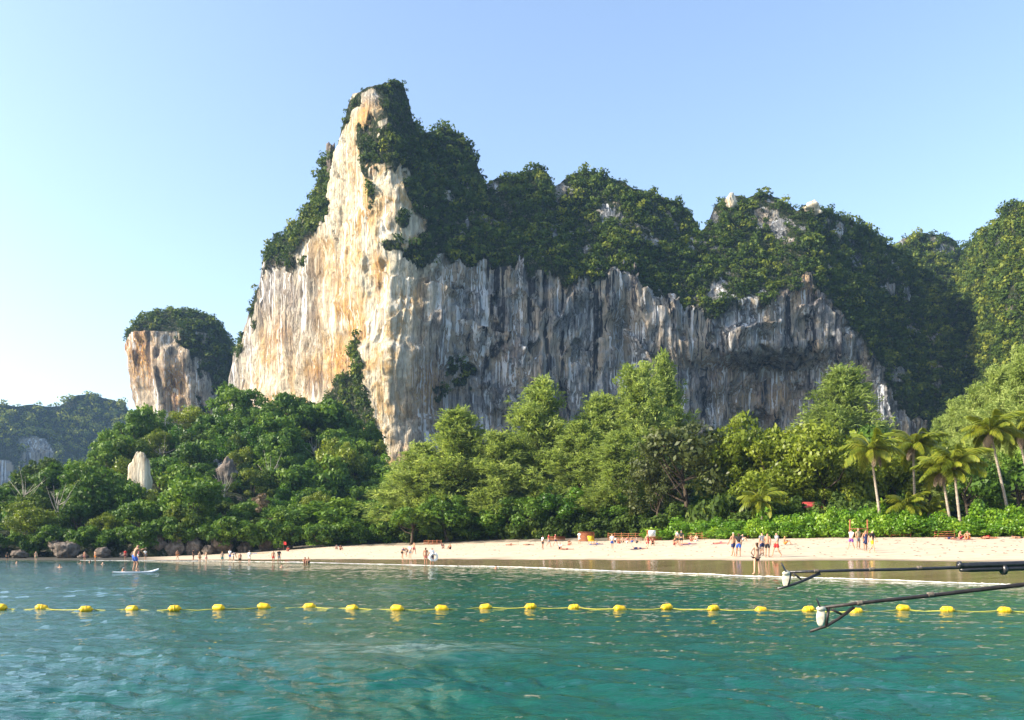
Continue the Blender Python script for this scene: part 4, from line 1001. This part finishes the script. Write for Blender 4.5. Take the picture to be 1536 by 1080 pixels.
BODY = {}
def body_meshes(pose):
    if pose in BODY: return BODY[pose]
    J = dict(SKEL); J.update(POSES[pose]); J = {k: Vector(v) for k, v in J.items()}
    names = list(J); names.remove('pelvis'); names.insert(0, 'pelvis')
    V = [J[k] for k in names]; E = [(names.index(a), names.index(b)) for a, b in EDG]; rad = [RADS[k] for k in names]
    for s in 'LR':                                            # hands: palm, four fingers, thumb
        w, e = J['wr' + s], J['el' + s]; d = (w - e).normalized(); side = d.cross(Vector((0, 1, .2))).normalized(); up = d.cross(side)
        p = len(V); V.append(w + d * .06); rad.append(.033); E.append((names.index('wr' + s), p))
        for k, ln in enumerate((.065, .08, .075, .055)):
            o_ = up * (.027 - .018 * k); a = len(V)
            V.append(w + d * (.09) + o_); V.append(w + d * (.095 + ln) + o_ * 1.1 + side * .018); rad += [.0095, .008]; E += [(p, a), (a, a + 1)]
        a = len(V); V.append(w + d * .06 + up * .05); V.append(w + d * .10 + up * .062); rad += [.011, .009]; E += [(p, a), (a, a + 1)]
    out = {'body': skin_mesh('body', V, E, rad)}
    def sub(name, keys, edges, rr):
        v = [Vector(keys[k]) for k in keys]; kk = list(keys)
        return skin_mesh(name, v, [(kk.index(a), kk.index(b)) for a, b in edges], [rr[k] for k in kk])
    mL, mR = J['hpL'].lerp(J['knL'], .72), J['hpR'].lerp(J['knR'], .72)
    wst = J['pelvis'].lerp(J['spine'], .5)
    out['shorts'] = sub('shorts', dict(p=J['pelvis'], w=wst, a=J['hpL'], b=mL, c=J['hpR'], d=mR), [('p', 'w'), ('p', 'a'), ('a', 'b'), ('p', 'c'), ('c', 'd')], dict(p=.142, w=.132, a=.108, b=.092, c=.108, d=.092))
    sL, sR = J['hpL'].lerp(J['knL'], .13), J['hpR'].lerp(J['knR'], .13)
    out['bikini_bottom'] = sub('bikini_bottom', dict(p=J['pelvis'], a=sL, c=sR), [('p', 'a'), ('p', 'c')], dict(p=.175, a=.128, c=.128))
    eL, eR = J['shL'].lerp(J['elL'], .6), J['shR'].lerp(J['elR'], .6)
    out['shirt'] = sub('shirt', dict(p=J['pelvis'], s=J['spine'], c=J['chest'], n=J['chest'].lerp(J['neck'], .62), a=J['shL'], b=eL, d=J['shR'], e=eR), [('p', 's'), ('s', 'c'), ('c', 'n'), ('c', 'a'), ('a', 'b'), ('c', 'd'), ('d', 'e')], dict(p=.140, s=.130, c=.145, n=.09, a=.078, b=.062, d=.078, e=.062))
    out['bikini_top'] = sub('bikini_top', dict(a=J['chest'].lerp(J['spine'], .25), b=J['chest'].lerp(J['neck'], .06)), [('a', 'b')], dict(a=.178, b=.178))
    kL, kR = J['hpL'].lerp(J['knL'], .9), J['hpR'].lerp(J['knR'], .9); km = kL.lerp(kR, .5)
    out['dress'] = sub('dress', dict(p=J['pelvis'], s=J['spine'], c=J['chest'], n=J['chest'].lerp(J['neck'], .35), h=km), [('p', 's'), ('s', 'c'), ('c', 'n'), ('p', 'h')], dict(p=.16, s=.13, c=.142, n=.12, h=.22))
    hd, cr, ns = J['head'], J['crown'], J['nose']; upv = (cr - hd).normalized(); fw = (ns - hd).normalized()
    out['hair'] = sub('hair', dict(a=hd + upv * .035 - fw * .03, b=cr + upv * .012 - fw * .01), [('a', 'b')], dict(a=.088, b=.075))
    out['long_hair'] = sub('long_hair', dict(b=cr + upv * .01 - fw * .008, a=hd + upv * .02 - fw * .035, c=hd - upv * .08 - fw * .07, d=hd - upv * .20 - fw * .075), [('b', 'a'), ('a', 'c'), ('c', 'd')], dict(b=.074, a=.088, c=.07, d=.045))
    out['hat'] = sub('hat', dict(a=hd + upv * .05, b=cr + upv * .03), [('a', 'b')], dict(a=.105, b=.075))
    J['_'] = 0; BODY[pose] = out; return out

PAL = {}
def colmat(key, col, rough=.8):
    if key not in PAL: PAL[key] = plain('cloth_' + key if not key.startswith('skin') else key, col, rough, .25, .10, 14)
    return PAL[key]
COLS = dict(black=(.02, .02, .022), navy=(.02, .03, .09), blue=(.03, .10, .40), red=(.50, .03, .03), maroon=(.20, .02, .03), white=(.75, .75, .73), grey=(.22, .22, .24), yellow=(.75, .50, .02), pink=(.65, .2, .25), orange=(.65, .2, .03), teal=(.03, .25, .25), purple=(.14, .04, .25), khaki=(.30, .25, .15), brownhair=(.06, .03, .015), darkhair=(.015, .012, .01), blond=(.35, .22, .08))
SKINS = [(.48, .27, .17), (.38, .20, .12), (.55, .33, .22), (.28, .14, .08)]
def person(loc, pose, rz, wear, label, hair=('hair', 'darkhair'), skin=0, scale=1.0, group=None, name='person'):
    t = thing(name, label, 'person', loc, rz, group, scale); B = body_meshes(pose)
    def part(k, m):
        o = link(k, B[k], t); o.material_slots[0].link = 'OBJECT'; o.material_slots[0].material = m
    part('body', colmat('skin_%d' % skin, SKINS[skin], .6))
    for k, c in list(wear) + ([hair] if hair else []): part(k, colmat(c, COLS[c]))
    return t
SH = lambda c: [('shorts', c)]
SS = lambda a, b: [('shirt', a), ('shorts', b)]
BK = lambda c: [('bikini_top', c), ('bikini_bottom', c)]
LH, DH, BH, WH = ('long_hair', 'brownhair'), ('hair', 'darkhair'), ('long_hair', 'blond'), ('hat', 'white')
WALKR, WALKL, AWAY, FACE = R(80), R(-80), R(180), 0
for px, py, pose, rz, wear, hair, skin, lab in [
    (1135, 862, 'hips', AWAY + .15, BK('black'), LH, 2, 'woman in black bikini, hands on hips, standing at the foam line'),
    (1100, 835, 'walk', R(200), SH('navy'), WH, 1, 'bare-chested man in white cap and navy shorts beside a partner'),
    (1108, 835, 'relax', R(170), SS('black', 'blue'), LH, 1, 'person in black top and blue shorts beside the white-capped man'),
    (1143, 834, 'stand', R(190), SS('grey', 'navy'), DH, 0, 'person in grey top behind the woman in the black bikini'),
    (1151, 836, 'phone', R(150), SH('black'), DH, 1, 'tanned man in black shorts raising one hand'),
    (1165, 836, 'walk', WALKL, SS('grey', 'red'), DH, 0, 'walker in dark grey shirt and red shorts'),
    (1277, 825, 'walk', R(-60), SS('white', 'purple'), DH, 0, 'walker in white shirt and purple shorts by the swing frame'),
    (1287, 824, 'relax', R(20), SS('khaki', 'grey'), WH, 1, 'walker in khaki shirt and white cap by the swing frame'),
    (1298, 827, 'stand', R(10), [('dress', 'navy')], LH, 1, 'woman in a navy dress between walkers by the swing frame'),
    (1308, 830, 'walk', R(30), SS('black', 'yellow'), DH, 0, 'walker in black shirt and bright yellow shorts'),
    (1016, 820, 'walk', R(60), SS('white', 'black'), DH, 1, 'walker in white shirt and black trousers near the hedge'),
    (1022, 820, 'stand', R(-30), [('shirt', 'black'), ('shorts', 'black')], WH, 0, 'person all in black with a pale hat near the hedge'),
    (971, 824, 'walk', R(40), [('dress', 'red')], BH, 2, 'woman in a red dress walking in front of the notice board'),
    (979, 819, 'squat', R(0), SS('maroon', 'black'), DH, 1, 'child in maroon squatting below the notice board'),
    (918, 824, 'stand', R(10), SS('white', 'blue'), BH, 2, 'standing bather in white top and blue shorts by the fence'),
    (869, 816, 'stand', R(160), SS('white', 'white'), DH, 1, 'person dressed in white beside the plank kiosk'),
    (833, 819, 'walk', R(100), SS('maroon', 'navy'), DH, 0, 'walker in maroon shirt following two others'),
    (823, 820, 'walk', R(90), SS('red', 'grey'), DH, 1, 'walker in red shirt and grey shorts under the fresh green tree'),
    (814, 823, 'stand', R(120), SS('white', 'black'), DH, 3, 'person in white shirt and black trousers on the empty sand'),
    (638.6, 848, 'stand', AWAY, BK('maroon'), LH, 1, 'woman in maroon bikini at the water beside a ring float'),
    (648, 848, 'relax', R(200), SS('white', 'navy'), DH, 1, 'man in white shirt holding a white ring float'),
    (603.5, 838, 'bend', R(70), SS('navy', 'black'), DH, 0, 'person in navy bending over on the wet sand'),
    (610, 836, 'bend', R(-80), SH('black'), DH, 1, 'bare-backed person stooping next to a white-shirted one'),
    (615, 838, 'stand', R(170), SS('white', 'grey'), DH, 0, 'white-shirted person standing beside two stooping ones'),
    (621, 832, 'walk', R(150), SH('maroon'), DH, 1, 'bather in maroon shorts walking up the sand'),
    (410, 845, 'stand', AWAY, SH('red'), DH, 1, 'bare-chested bather in red shorts at the far waterline'),
    (418.5, 845, 'relax', R(20), SS('black', 'grey'), DH, 1, 'bather in black shirt next to the one in red shorts'),
    (374, 845.5, 'arms', R(160), SS('white', 'white'), WH, 0, 'bather all in white wading by the far waterline'),
    (360, 848, 'stand', AWAY, SH('black'), DH, 1, 'wader in black shorts apart from the others'),
    (333.5, 845.5, 'stand', R(30), SH('teal'), BH, 2, 'fair-haired wader in teal shorts'),
    (309.5, 846, 'arms', R(-60), BK('pink'), BH, 2, 'wader in a pink bikini with raised arms'),
    (299.5, 845.5, 'stand', R(60), BK('orange'), BH, 2, 'wader in an orange bikini'),
    (345, 842, 'relax', R(0), SS('white', 'blue'), DH, 0, 'person in white shirt and blue shorts among the far waders'),
    (350, 841, 'bend', R(90), SS('grey', 'white'), DH, 0, 'person in grey bending beside the far waders'),
    (290, 841, 'stand', R(90), SS('black', 'black'), DH, 3, 'person in black standing before the boulders'),
    (266, 840, 'walk', R(80), BK('orange'), LH, 1, 'bather walking before the brown boulders in orange'),
    (432, 827, 'sit', R(0), SS('red', 'red'), WH, 1, 'person in red seated by the red flag'),
    (188, 840, 'stand', R(10), SS('red', 'maroon'), DH, 1, 'person in red shirt at the start of the sand'),
    (207, 840, 'relax', R(-20), SS('pink', 'white'), DH, 0, 'person in pink shirt at the start of the sand'),
    (218, 840, 'stand', R(30), SS('white', 'grey'), DH, 0, 'person in white shirt before the bulky boulder'),
    (54, 843.2, 'stand', R(60), SH('khaki'), BH, 2, 'fair-haired wader before the low dark shore'),
    (11, 843.2, 'relax', R(20), SS('black', 'black'), DH, 3, 'dark-clad wader by the low shore'),
    (127, 842.3, 'stand', R(0), BK('pink'), LH, 1, 'wader in pink between the boulders'), (143, 842.2, 'relax', R(-30), SH('orange'), DH, 1, 'wader in orange shorts before the rounded boulder'),
    ]:
    person(on_ground(px, py), pose, rz, wear, lab, hair, skin, .97 + .06 * random.random(), 'people standing on the beach')

X0, Y0, Z0 = on_ground(648, 848)
ring = MB(); a = np.linspace(0, 2 * np.pi, 33); ring.tube(np.stack([.34 * np.cos(a), 0 * a, .34 * np.sin(a)], -1), .12, 12, False)
tag(link('ring_float', ring.mesh('ring_float', M['white']), None, (X0 + .18, Y0 - .32, Z0 + .78), (.15, .1, .3)), 'white inflatable ring float held by the man at the water', 'float')

for n, (px, py, pose, rz, wear, hair, skin, lab) in enumerate([
    (457.5, 845.8, 'sit', R(10), BK('red'), LH, 1, 'bather in red sitting in the shallow wash beside a companion'), (462.5, 845.8, 'sit', R(-10), SH('black'), DH, 1, 'dark-haired bather in black sitting in the shallow wash'),
    (505, 824, 'sit', R(0), SS('grey', 'grey'), DH, 0, 'person in grey seated below the dense trees'), (511, 825, 'sit', R(40), SS('maroon', 'black'), DH, 1, 'person in maroon seated beside the one in grey'),
    (664, 823, 'sit', R(20), SS('navy', 'grey'), DH, 1, 'person in navy seated in front of the rail fence'), (675, 824, 'sit', R(-30), SH('black'), DH, 1, 'bare-chested person seated under the broad casuarina'),
    (766, 818, 'lie', R(80), BK('maroon'), LH, 1, 'sunbather in maroon lying under the low green tree'), (792, 818, 'lie', R(100), SH('black'), DH, 1, 'sunbather in black shorts lying near the low green tree'),
    (840, 824, 'sit', R(-10), SS('white', 'black'), DH, 0, 'person in white seated on the open sand'), (849, 825, 'prone', R(85), SH('maroon'), DH, 1, 'sunbather lying face down next to the one in white'),
    (854, 818, 'sit', R(20), BK('red'), LH, 1, 'person in red seated left of the kiosk'), (894, 817, 'lie', R(95), SH('blue'), DH, 1, 'sunbather in blue lying below the yellow deck chair'),
    (959, 824, 'prone', R(70), SS('navy', 'navy'), DH, 1, 'sunbather in navy lying in front of the fence'),
    (1012, 818, 'sit', R(30), SH('maroon'), DH, 1, 'bather in maroon shorts seated by the pair in black and white'), (1032, 817, 'lie', R(85), SH('purple'), DH, 1, 'sunbather in purple shorts lying before the hedge'), (1037, 812, 'sit', R(0), SH('red'), DH, 1, 'bather in red shorts seated at the rail fence'), (1044, 812, 'sit', R(-20), BK('white'), BH, 2, 'fair-haired bather in white seated at the rail fence'),
    (1080, 816, 'lie', R(85), BK('pink'), LH, 1, 'sunbather in pink lying left of the white-capped man'), (1114, 812, 'sit', R(30), SS('grey', 'white'), DH, 0, 'person in grey seated behind the couple'), (1178, 817, 'sit', R(70), SH('orange'), BH, 1, 'bather in orange shorts seated right of the three walkers'),
    (1441, 809, 'sit', R(60), SH('maroon'), DH, 1, 'tanned bather in maroon leaning towards a companion below the hedge'), (1451, 809, 'sit', R(-40), BK('orange'), LH, 1, 'tanned bather in orange sitting beside a companion below the hedge'), (1430, 809, 'lie', R(80), SS('navy', 'black'), DH, 1, 'sunbather in navy lying at the feet of the seated pair'),
    (1482, 808, 'lie', R(95), BK('red'), LH, 1, 'sunbather in red lying alone below the hedge'), (1529, 808, 'prone', R(85), SH('black'), DH, 1, 'sunbather in black shorts lying face down below the palms')]):
    person(on_ground(px, py), pose, rz, wear, lab, hair, skin, 1, 'people sitting or lying on the sand')
for n, px in enumerate([922, 928, 934, 941, 948, 955]):
    wear = [SS('white', 'navy'), BK('red'), SH('black'), SS('pink', 'white'), SH('blue'), SS('grey', 'black')][n]
    person(on_ground(px, 814 + n % 2), 'sit', R(-40 + 23 * n), wear, 'bather in %s sitting in the crowd by the red-brown fence' % ['white and navy', 'a red bikini', 'black shorts', 'pink and white', 'blue shorts', 'grey and black'][n], [DH, LH, DH, BH, DH, DH][n], n % 3, 1, 'bathers sitting by the fence')

# towels under the sunbathers
for n, (px, py, c, w) in enumerate([(894, 817, 'blue', 'blue'), (1032, 817, 'purple', 'purple'), (1080, 816, 'pink', 'pink'), (959, 824, 'navy', 'navy'), (1445, 810, 'maroon', 'maroon'), (1482, 808, 'orange', 'orange'), (395, 830, 'orange', 'orange'), (378, 831, 'blue', 'pale blue')]):
    X, Y, z = on_ground(px, py); u = np.linspace(-1, 1, 12)
    gx, gy = np.meshgrid(u * .95, u * .42); gz = ground_z(X + gx, Y + gy) - z + .075 + .02 * vn(gx * 4 + n, gy * 4, seed=n)
    q = np.array([[i * 12 + j, i * 12 + j + 1, i * 12 + j + 13, i * 12 + j + 12] for i in range(11) for j in range(11)])
    me = mk_mesh('beach_towel', np.stack([gx, gy, gz], -1), q, colmat(c, COLS[c])); o = link('beach_towel', me, None, (X, Y, z))
    sm = o.modifiers.new('thick', 'SOLIDIFY'); sm.thickness = .02
    tag(o, '%s beach towel spread on the sand %s' % (w, ['below the yellow chair', 'before the hedge', 'near the white-capped man', 'in front of the fence', 'under the seated pair', 'below the hedge', 'before the low boulders', 'beside the low boulders'][n]), 'towel', 'towels on the sand')

# leaf litter and flotsam along the sand
g = np.random.default_rng(44); lm = MB()
for i in range(900):
    px = g.uniform(330, 1560); f = g.random() ** 1.6
    Yd, Yb = np.interp(px, P_[:, 0], P_[:, 3]), np.interp(px, P_[:, 0], P_[:, 5]); Y = Yb - 1 - (Yb - Yd - 3) * f; X = (px - HX) / F * Y
    z = float(ground_z(X, Y)) + .06; a = g.random() * 6.28; ln, w = g.uniform(.05, .22), g.uniform(.03, .07); c_, s_ = math.cos(a), math.sin(a)
    lm.add([[X - c_ * ln, Y - s_ * ln, z], [X + s_ * w, Y - c_ * w, z + .03], [X + c_ * ln, Y + s_ * ln, z + .01], [X - s_ * w, Y + c_ * w, z + .035]], [[0, 1, 2, 3]])
lo = link('leaf_litter', lm.mesh('leaf_litter', M['litter'], False)); lo['kind'] = 'stuff'
tag(lo, 'scattered brown leaves and twigs lying on the dry sand', 'litter')
# swimmers
for n, (px, py, lab, hair) in enumerate([(90, 851, 'swimmer alone in open water off the sloping boulder', DH), (121, 845.5, 'swimmer close in front of the low rock', DH), (154, 846.5, 'swimmer in front of the rounded boulder', DH), (25, 845, 'swimmer beside the dark-clad wader', DH),
        (184.5, 858, 'swimmer beside the tail of the paddle board', WH), (206.5, 856.5, 'swimmer behind the paddler\'s legs', DH), (422.5, 851, 'swimmer with dark hair off the two standing bathers', DH), (744, 853.5, 'swimmer in the shallows before the empty beach', DH), (135, 843.5, 'swimmer between the two small waders', LH)]):
    Y = F * EYE / (py - HY); X = (px - HX) / F * Y
    person((X, Y, -1.40), 'arms', R(30 * n), SH('navy'), lab, hair, n % 3, 1, 'swimmers')

# paddle boarder
Yb_ = F * EYE / (859.5 - HY); Xb = (204 - HX) / F * Yb_
u = np.linspace(0, 1, 25); half = .38 * np.sin(np.pi * np.clip(u, .02, .985)) ** .55; rock = .16 * np.clip((u - .72) / .28, 0, 1) ** 2 + .03 * np.clip((.15 - u) / .15, 0, 1)
rows = []
for k, (wf, zf) in enumerate([(0, .0), (.75, .0), (1, .05), (.9, .10), (0, .11)]):
    rows.append(np.stack([half * wf, (u - .5) * 2.7, rock + zf], -1))
for wf, zf in ((-.9, .10), (-1, .05), (-.75, .0)): rows.append(np.stack([half * wf, (u - .5) * 2.7, rock + zf], -1))
Vb = np.stack(rows); nr, nc = Vb.shape[:2]
qb = np.array([[i * nc + j, i * nc + j + 1, ((i + 1) % nr) * nc + j + 1, ((i + 1) % nr) * nc + j] for i in range(nr) for j in range(nc - 1)])
yaw = R(-38)
t = thing('paddle_board', 'white stand-up paddle board afloat under the paddler', 'board', (Xb, Yb_, -.02), yaw)
link('hull', mk_mesh('hull', Vb, qb, M['white']), t)
link('deck_pad', bx((-.24, -.7, .112), (.24, .25, .122)).mesh('deck_pad', colmat('grey', COLS['grey']), False), t)
link('fin', bx((-.012, -1.3, -.2), (.012, -1.05, .02)).mesh('fin', M['black'], False), t)
pp = person((Xb - .02, Yb_ - .05, .10), 'paddle', yaw + math.pi, [('shorts', 'blue')], 'bare-chested paddler in blue, red and yellow shorts standing on the board', DH, 1, 1.0)
J = {k: Vector(v) for k, v in POSES['paddle'].items()}
Mt = Matrix.Translation(pp.location) @ Matrix.Rotation(yaw + math.pi, 4, 'Z')
top, low = Mt @ (J['wrR'] + Vector((-.02, -.06, .0))), Mt @ (J['wrL'] + Vector((-.02, -.06, -.04)))
dirn = (low - top).normalized(); tip = Vector((at(172, 861, Yb_))); 
sho = top - dirn * .1; dirn = (tip - top).normalized()
t = thing('paddle', 'long dark paddle held by the paddler, its blade in the water', 'paddle', tuple(top))
link('shaft', MB().tube([tuple(-dirn * .08), tuple(dirn * 1.6)], .016, 7).mesh('shaft', M['black']), t)
link('grip', MB().tube([(-.06, 0, 0), (.06, 0, 0)], .02, 7).mesh('grip', M['black']), t, tuple(-dirn * .08))
bl = MB().ball((0, 0, 0), (.10, .014, .24), 12, 9).mesh('blade', M['black']); o = link('blade', bl, t, tuple(dirn * 1.78)); o.rotation_euler = dirn.to_track_quat('Z', 'Y').to_euler()

# ------------------------------------------------------------------ yellow floats on their line
def buoy_mesh():
    m = MB(); xs = np.array([-.150, -.148, -.132, -.120, -.112, -.095, -.06, 0, .06, .095, .112, .120, .132, .148, .150])
    rr = np.array([.004, .028, .034, .040, .066, .082, .088, .089, .088, .082, .066, .040, .034, .028, .004])
    m.tube(np.stack([xs, 0 * xs, 0 * xs], -1), rr, 18, True, .92); return m.mesh('buoy', M['yellow'])
BM = buoy_mesh(); mark = MB().tube([(-.012, 0, 0), (.012, 0, 0)], .0905, 18, True, .92).mesh('seam', M['yellow'])
floats = [(-62, 914), (0, 914.5), (63, 914.5), (129, 916), (198, 915.5), (262, 916), (328, 915), (396, 912.5), (464, 912), (528, 914), (596, 915.5), (663, 915), (728, 912.5), (796, 913), (861, 913), (930, 915), (1000, 914), (1070, 915.5), (1142, 916.5), (1213, 917), (1285, 919), (1355, 916), (1421, 918), (1507, 918), (1580, 919), (1650, 919)]
pts = []
for n, (px, py) in enumerate(floats):
    Y = F * EYE / (py - HY); X = (px - HX) / F * Y; z = .035
    t = thing('buoy', 'yellow plastic float on the swimming-zone line', 'buoy', (X, Y, z), random.uniform(-.35, .35), 'yellow floats on the swimming-zone line')
    t.rotation_euler[1] = random.uniform(-.2, .2); t.location.z += random.uniform(-.02, .012)
    link('float_body', BM, t, scale=random.uniform(.82, .94)); link('seam', mark, t, scale=.88)
    if pts:
        a, b = np.array(pts[-1]), np.array((X, Y, z))
        for f in (.12, .3, .5, .7, .88): pts_ = a + (b - a) * f; pts_[2] = .012 + .012 * math.cos(f * 6.28) + random.uniform(-.004, .004); pts_[1] += random.uniform(-.03, .03); pts.append(tuple(pts_))
    pts.append((X, Y, z))
M['rope'] = plain('rope', (.42, .38, .06), .8, .2, .3, 60)
tag(link('float_line', MB().tube(pts, .011, 6).mesh('float_line', M['rope'])), 'thin yellow-green rope joining the row of yellow floats', 'rope')

# ------------------------------------------------------------------ longtail propeller shafts reaching in over the water
M['rope2'] = plain('old_lashing', (.13, .11, .09), .9, .1, .4, 40)
M['steel'] = plain('worn_propeller', (.50, .46, .36), .5, .4, .35, 14, bump=.3)
M['iron'] = plain('dark_iron', (.020, .016, .014), .5, .4, .5, 16, bump=.4)
M['tar'] = plain('tarred_tube', (.016, .017, .020), .3, .5, .4, 22, bump=.3)
def shaft(name, Y, tip, far, r0, r1, sleeve, up, low, strut, skeg, brace, lab, m):
    P0 = np.array(at(tip[0], tip[1], Y)); L = lambda p, dy=0: tuple(np.array(at(p[0], p[1], Y + dy)) - P0)
    t = thing(name, lab, 'propeller shaft', tuple(P0), 0, 'longtail propeller shafts')
    e = np.array(L(far)); f = np.linspace(0, 1, 14)[:, None]
    path = e * f + np.array([0, 0, -.02]) * np.sin(np.pi * f) + np.array([0, .0, 1]) * .003 * np.sin(f * 31)
    link('shaft', MB().tube(path, r0 + (r1 - r0) * f[:, 0], 12).mesh('shaft', m), t)
    if sleeve:
        s0 = np.array(L(sleeve[0])); s1 = np.array(L(sleeve[1])); s2 = e * 1.0
        link('sleeve', MB().tube([s0, s0 + (s2 - s0) * .02, s2], [.03, .036, .036], 12).mesh('sleeve', m), t)
        link('support_bar', MB().tube([s1, s1 + (s2 - s0) * .02, s1 + (s2 - s0)], [.022, .032, .034], 8).mesh('support_bar', m), t)
        link('clamp', MB().tube([s0 + np.array([.01, 0, .01]), s0 + np.array([.04, 0, .012])], .046, 12).mesh('clamp', m), t)
        link('clamp', MB().tube([s0 + np.array([.56, 0, -.05]), s0 + np.array([.60, 0, -.048])], .066, 12).mesh('clamp', m), t)
    for fr in ((.036, .11, .175) if sleeve else (.05, .15)):
        c = e * fr; dd = e / np.linalg.norm(e); rr_ = r0 + (r1 - r0) * fr + .005
        link('lashing', MB().tube([c + dd * w_ for w_ in np.linspace(-.03, .03, 9)], [rr_ + .004 * (k % 2) for k in range(9)], 12).mesh('lashing', M['rope2']), t)
    link('strut', MB().tube([L(q) for q in strut], .017, 8).mesh('strut', m), t)
    sk = [L(q) for q in skeg]
    link('skeg', MB().tube(sk, np.linspace(.014, .019, len(sk)), 8).mesh('skeg', m), t)
    link('brace', MB().tube([L(q) for q in brace], .013, 7).mesh('brace', m), t)
    hub = L((tip[0] - 6, tip[1] + 2)); pr = link('propeller', MB().tube([np.array(hub) + np.array([-.035, 0, 0]), np.array(hub) + np.array([-.02, 0, 0]), np.array(hub) + np.array([.05, 0, 0])], [.012, .026, .028], 12).mesh('propeller', M['steel']), t)
    for (a, b, w, yawb, mm) in ((up[0], up[1], up[2], R(60), m), (low[0], low[1], low[2], R(15), M['steel'])):
        A, B = Vector(L(a)), Vector(L(b)); h = (B - A).length / 2
        def fn(D): return 1 - .10 * D[:, 2]
        bm_ = MB().ball((0, 0, 0), (w, .009, h), 16, 12, fn)
        o = link('blade', bm_.mesh('blade', mm), pr, tuple((A + B) / 2)); zz = (B - A).normalized(); yy = zz.cross(Vector((1, 0, 0))).normalized(); xx = yy.cross(zz); o.rotation_mode = 'QUATERNION'
        o.rotation_quaternion = Matrix((xx, yy, zz)).transposed().to_quaternion() @ Euler((0, 0, yawb)).to_quaternion()
    return t
shaft('propeller_shaft', 10.0, (1184, 858), (2300, 823), .016, .034, ((1436, 848.5), (1440, 855)), ((1181, 861), (1171, 843), .030), ((1180, 856), (1178, 882), .046), [(1186, 859), (1182, 879)], [(1166, 883), (1181, 879.5), (1200, 873), (1230, 860)], [(1190, 860), (1202, 869)],
      'black longtail propeller shaft with thick sleeve, nearly level above the water', M['tar'])
shaft('propeller_shaft', 8.6, (1236, 911), (2300, 783), .018, .042, None, ((1232, 916), (1224, 895), .026), ((1232, 911), (1230, 941), .045), [(1243, 912), (1239, 939)], [(1215, 947), (1239, 939.5), (1258, 928), (1281, 911)], [(1247, 914), (1262, 921)],
      'dark brown longtail propeller shaft sloping down to a cream-coloured blade', M['iron'])

# ------------------------------------------------------------------ haze
hz = NT('air'); pv = hz.n("ShaderNodeVolumePrincipled")
pv.inputs["Color"].default_value = (.38, .64, 1.0, 1); pv.inputs["Density"].default_value = .00011; pv.inputs["Anisotropy"].default_value = .15
hz.l(pv.outputs[0], hz.out.inputs["Volume"])
ho = link('haze', MB().box((-3300, -3300, -4.0), (3300, 3300, 235)).mesh('haze', hz.m, False)); ho['kind'] = 'stuff'
tag(ho, 'thin pale blue haze over the bay and the far mountains', 'haze')
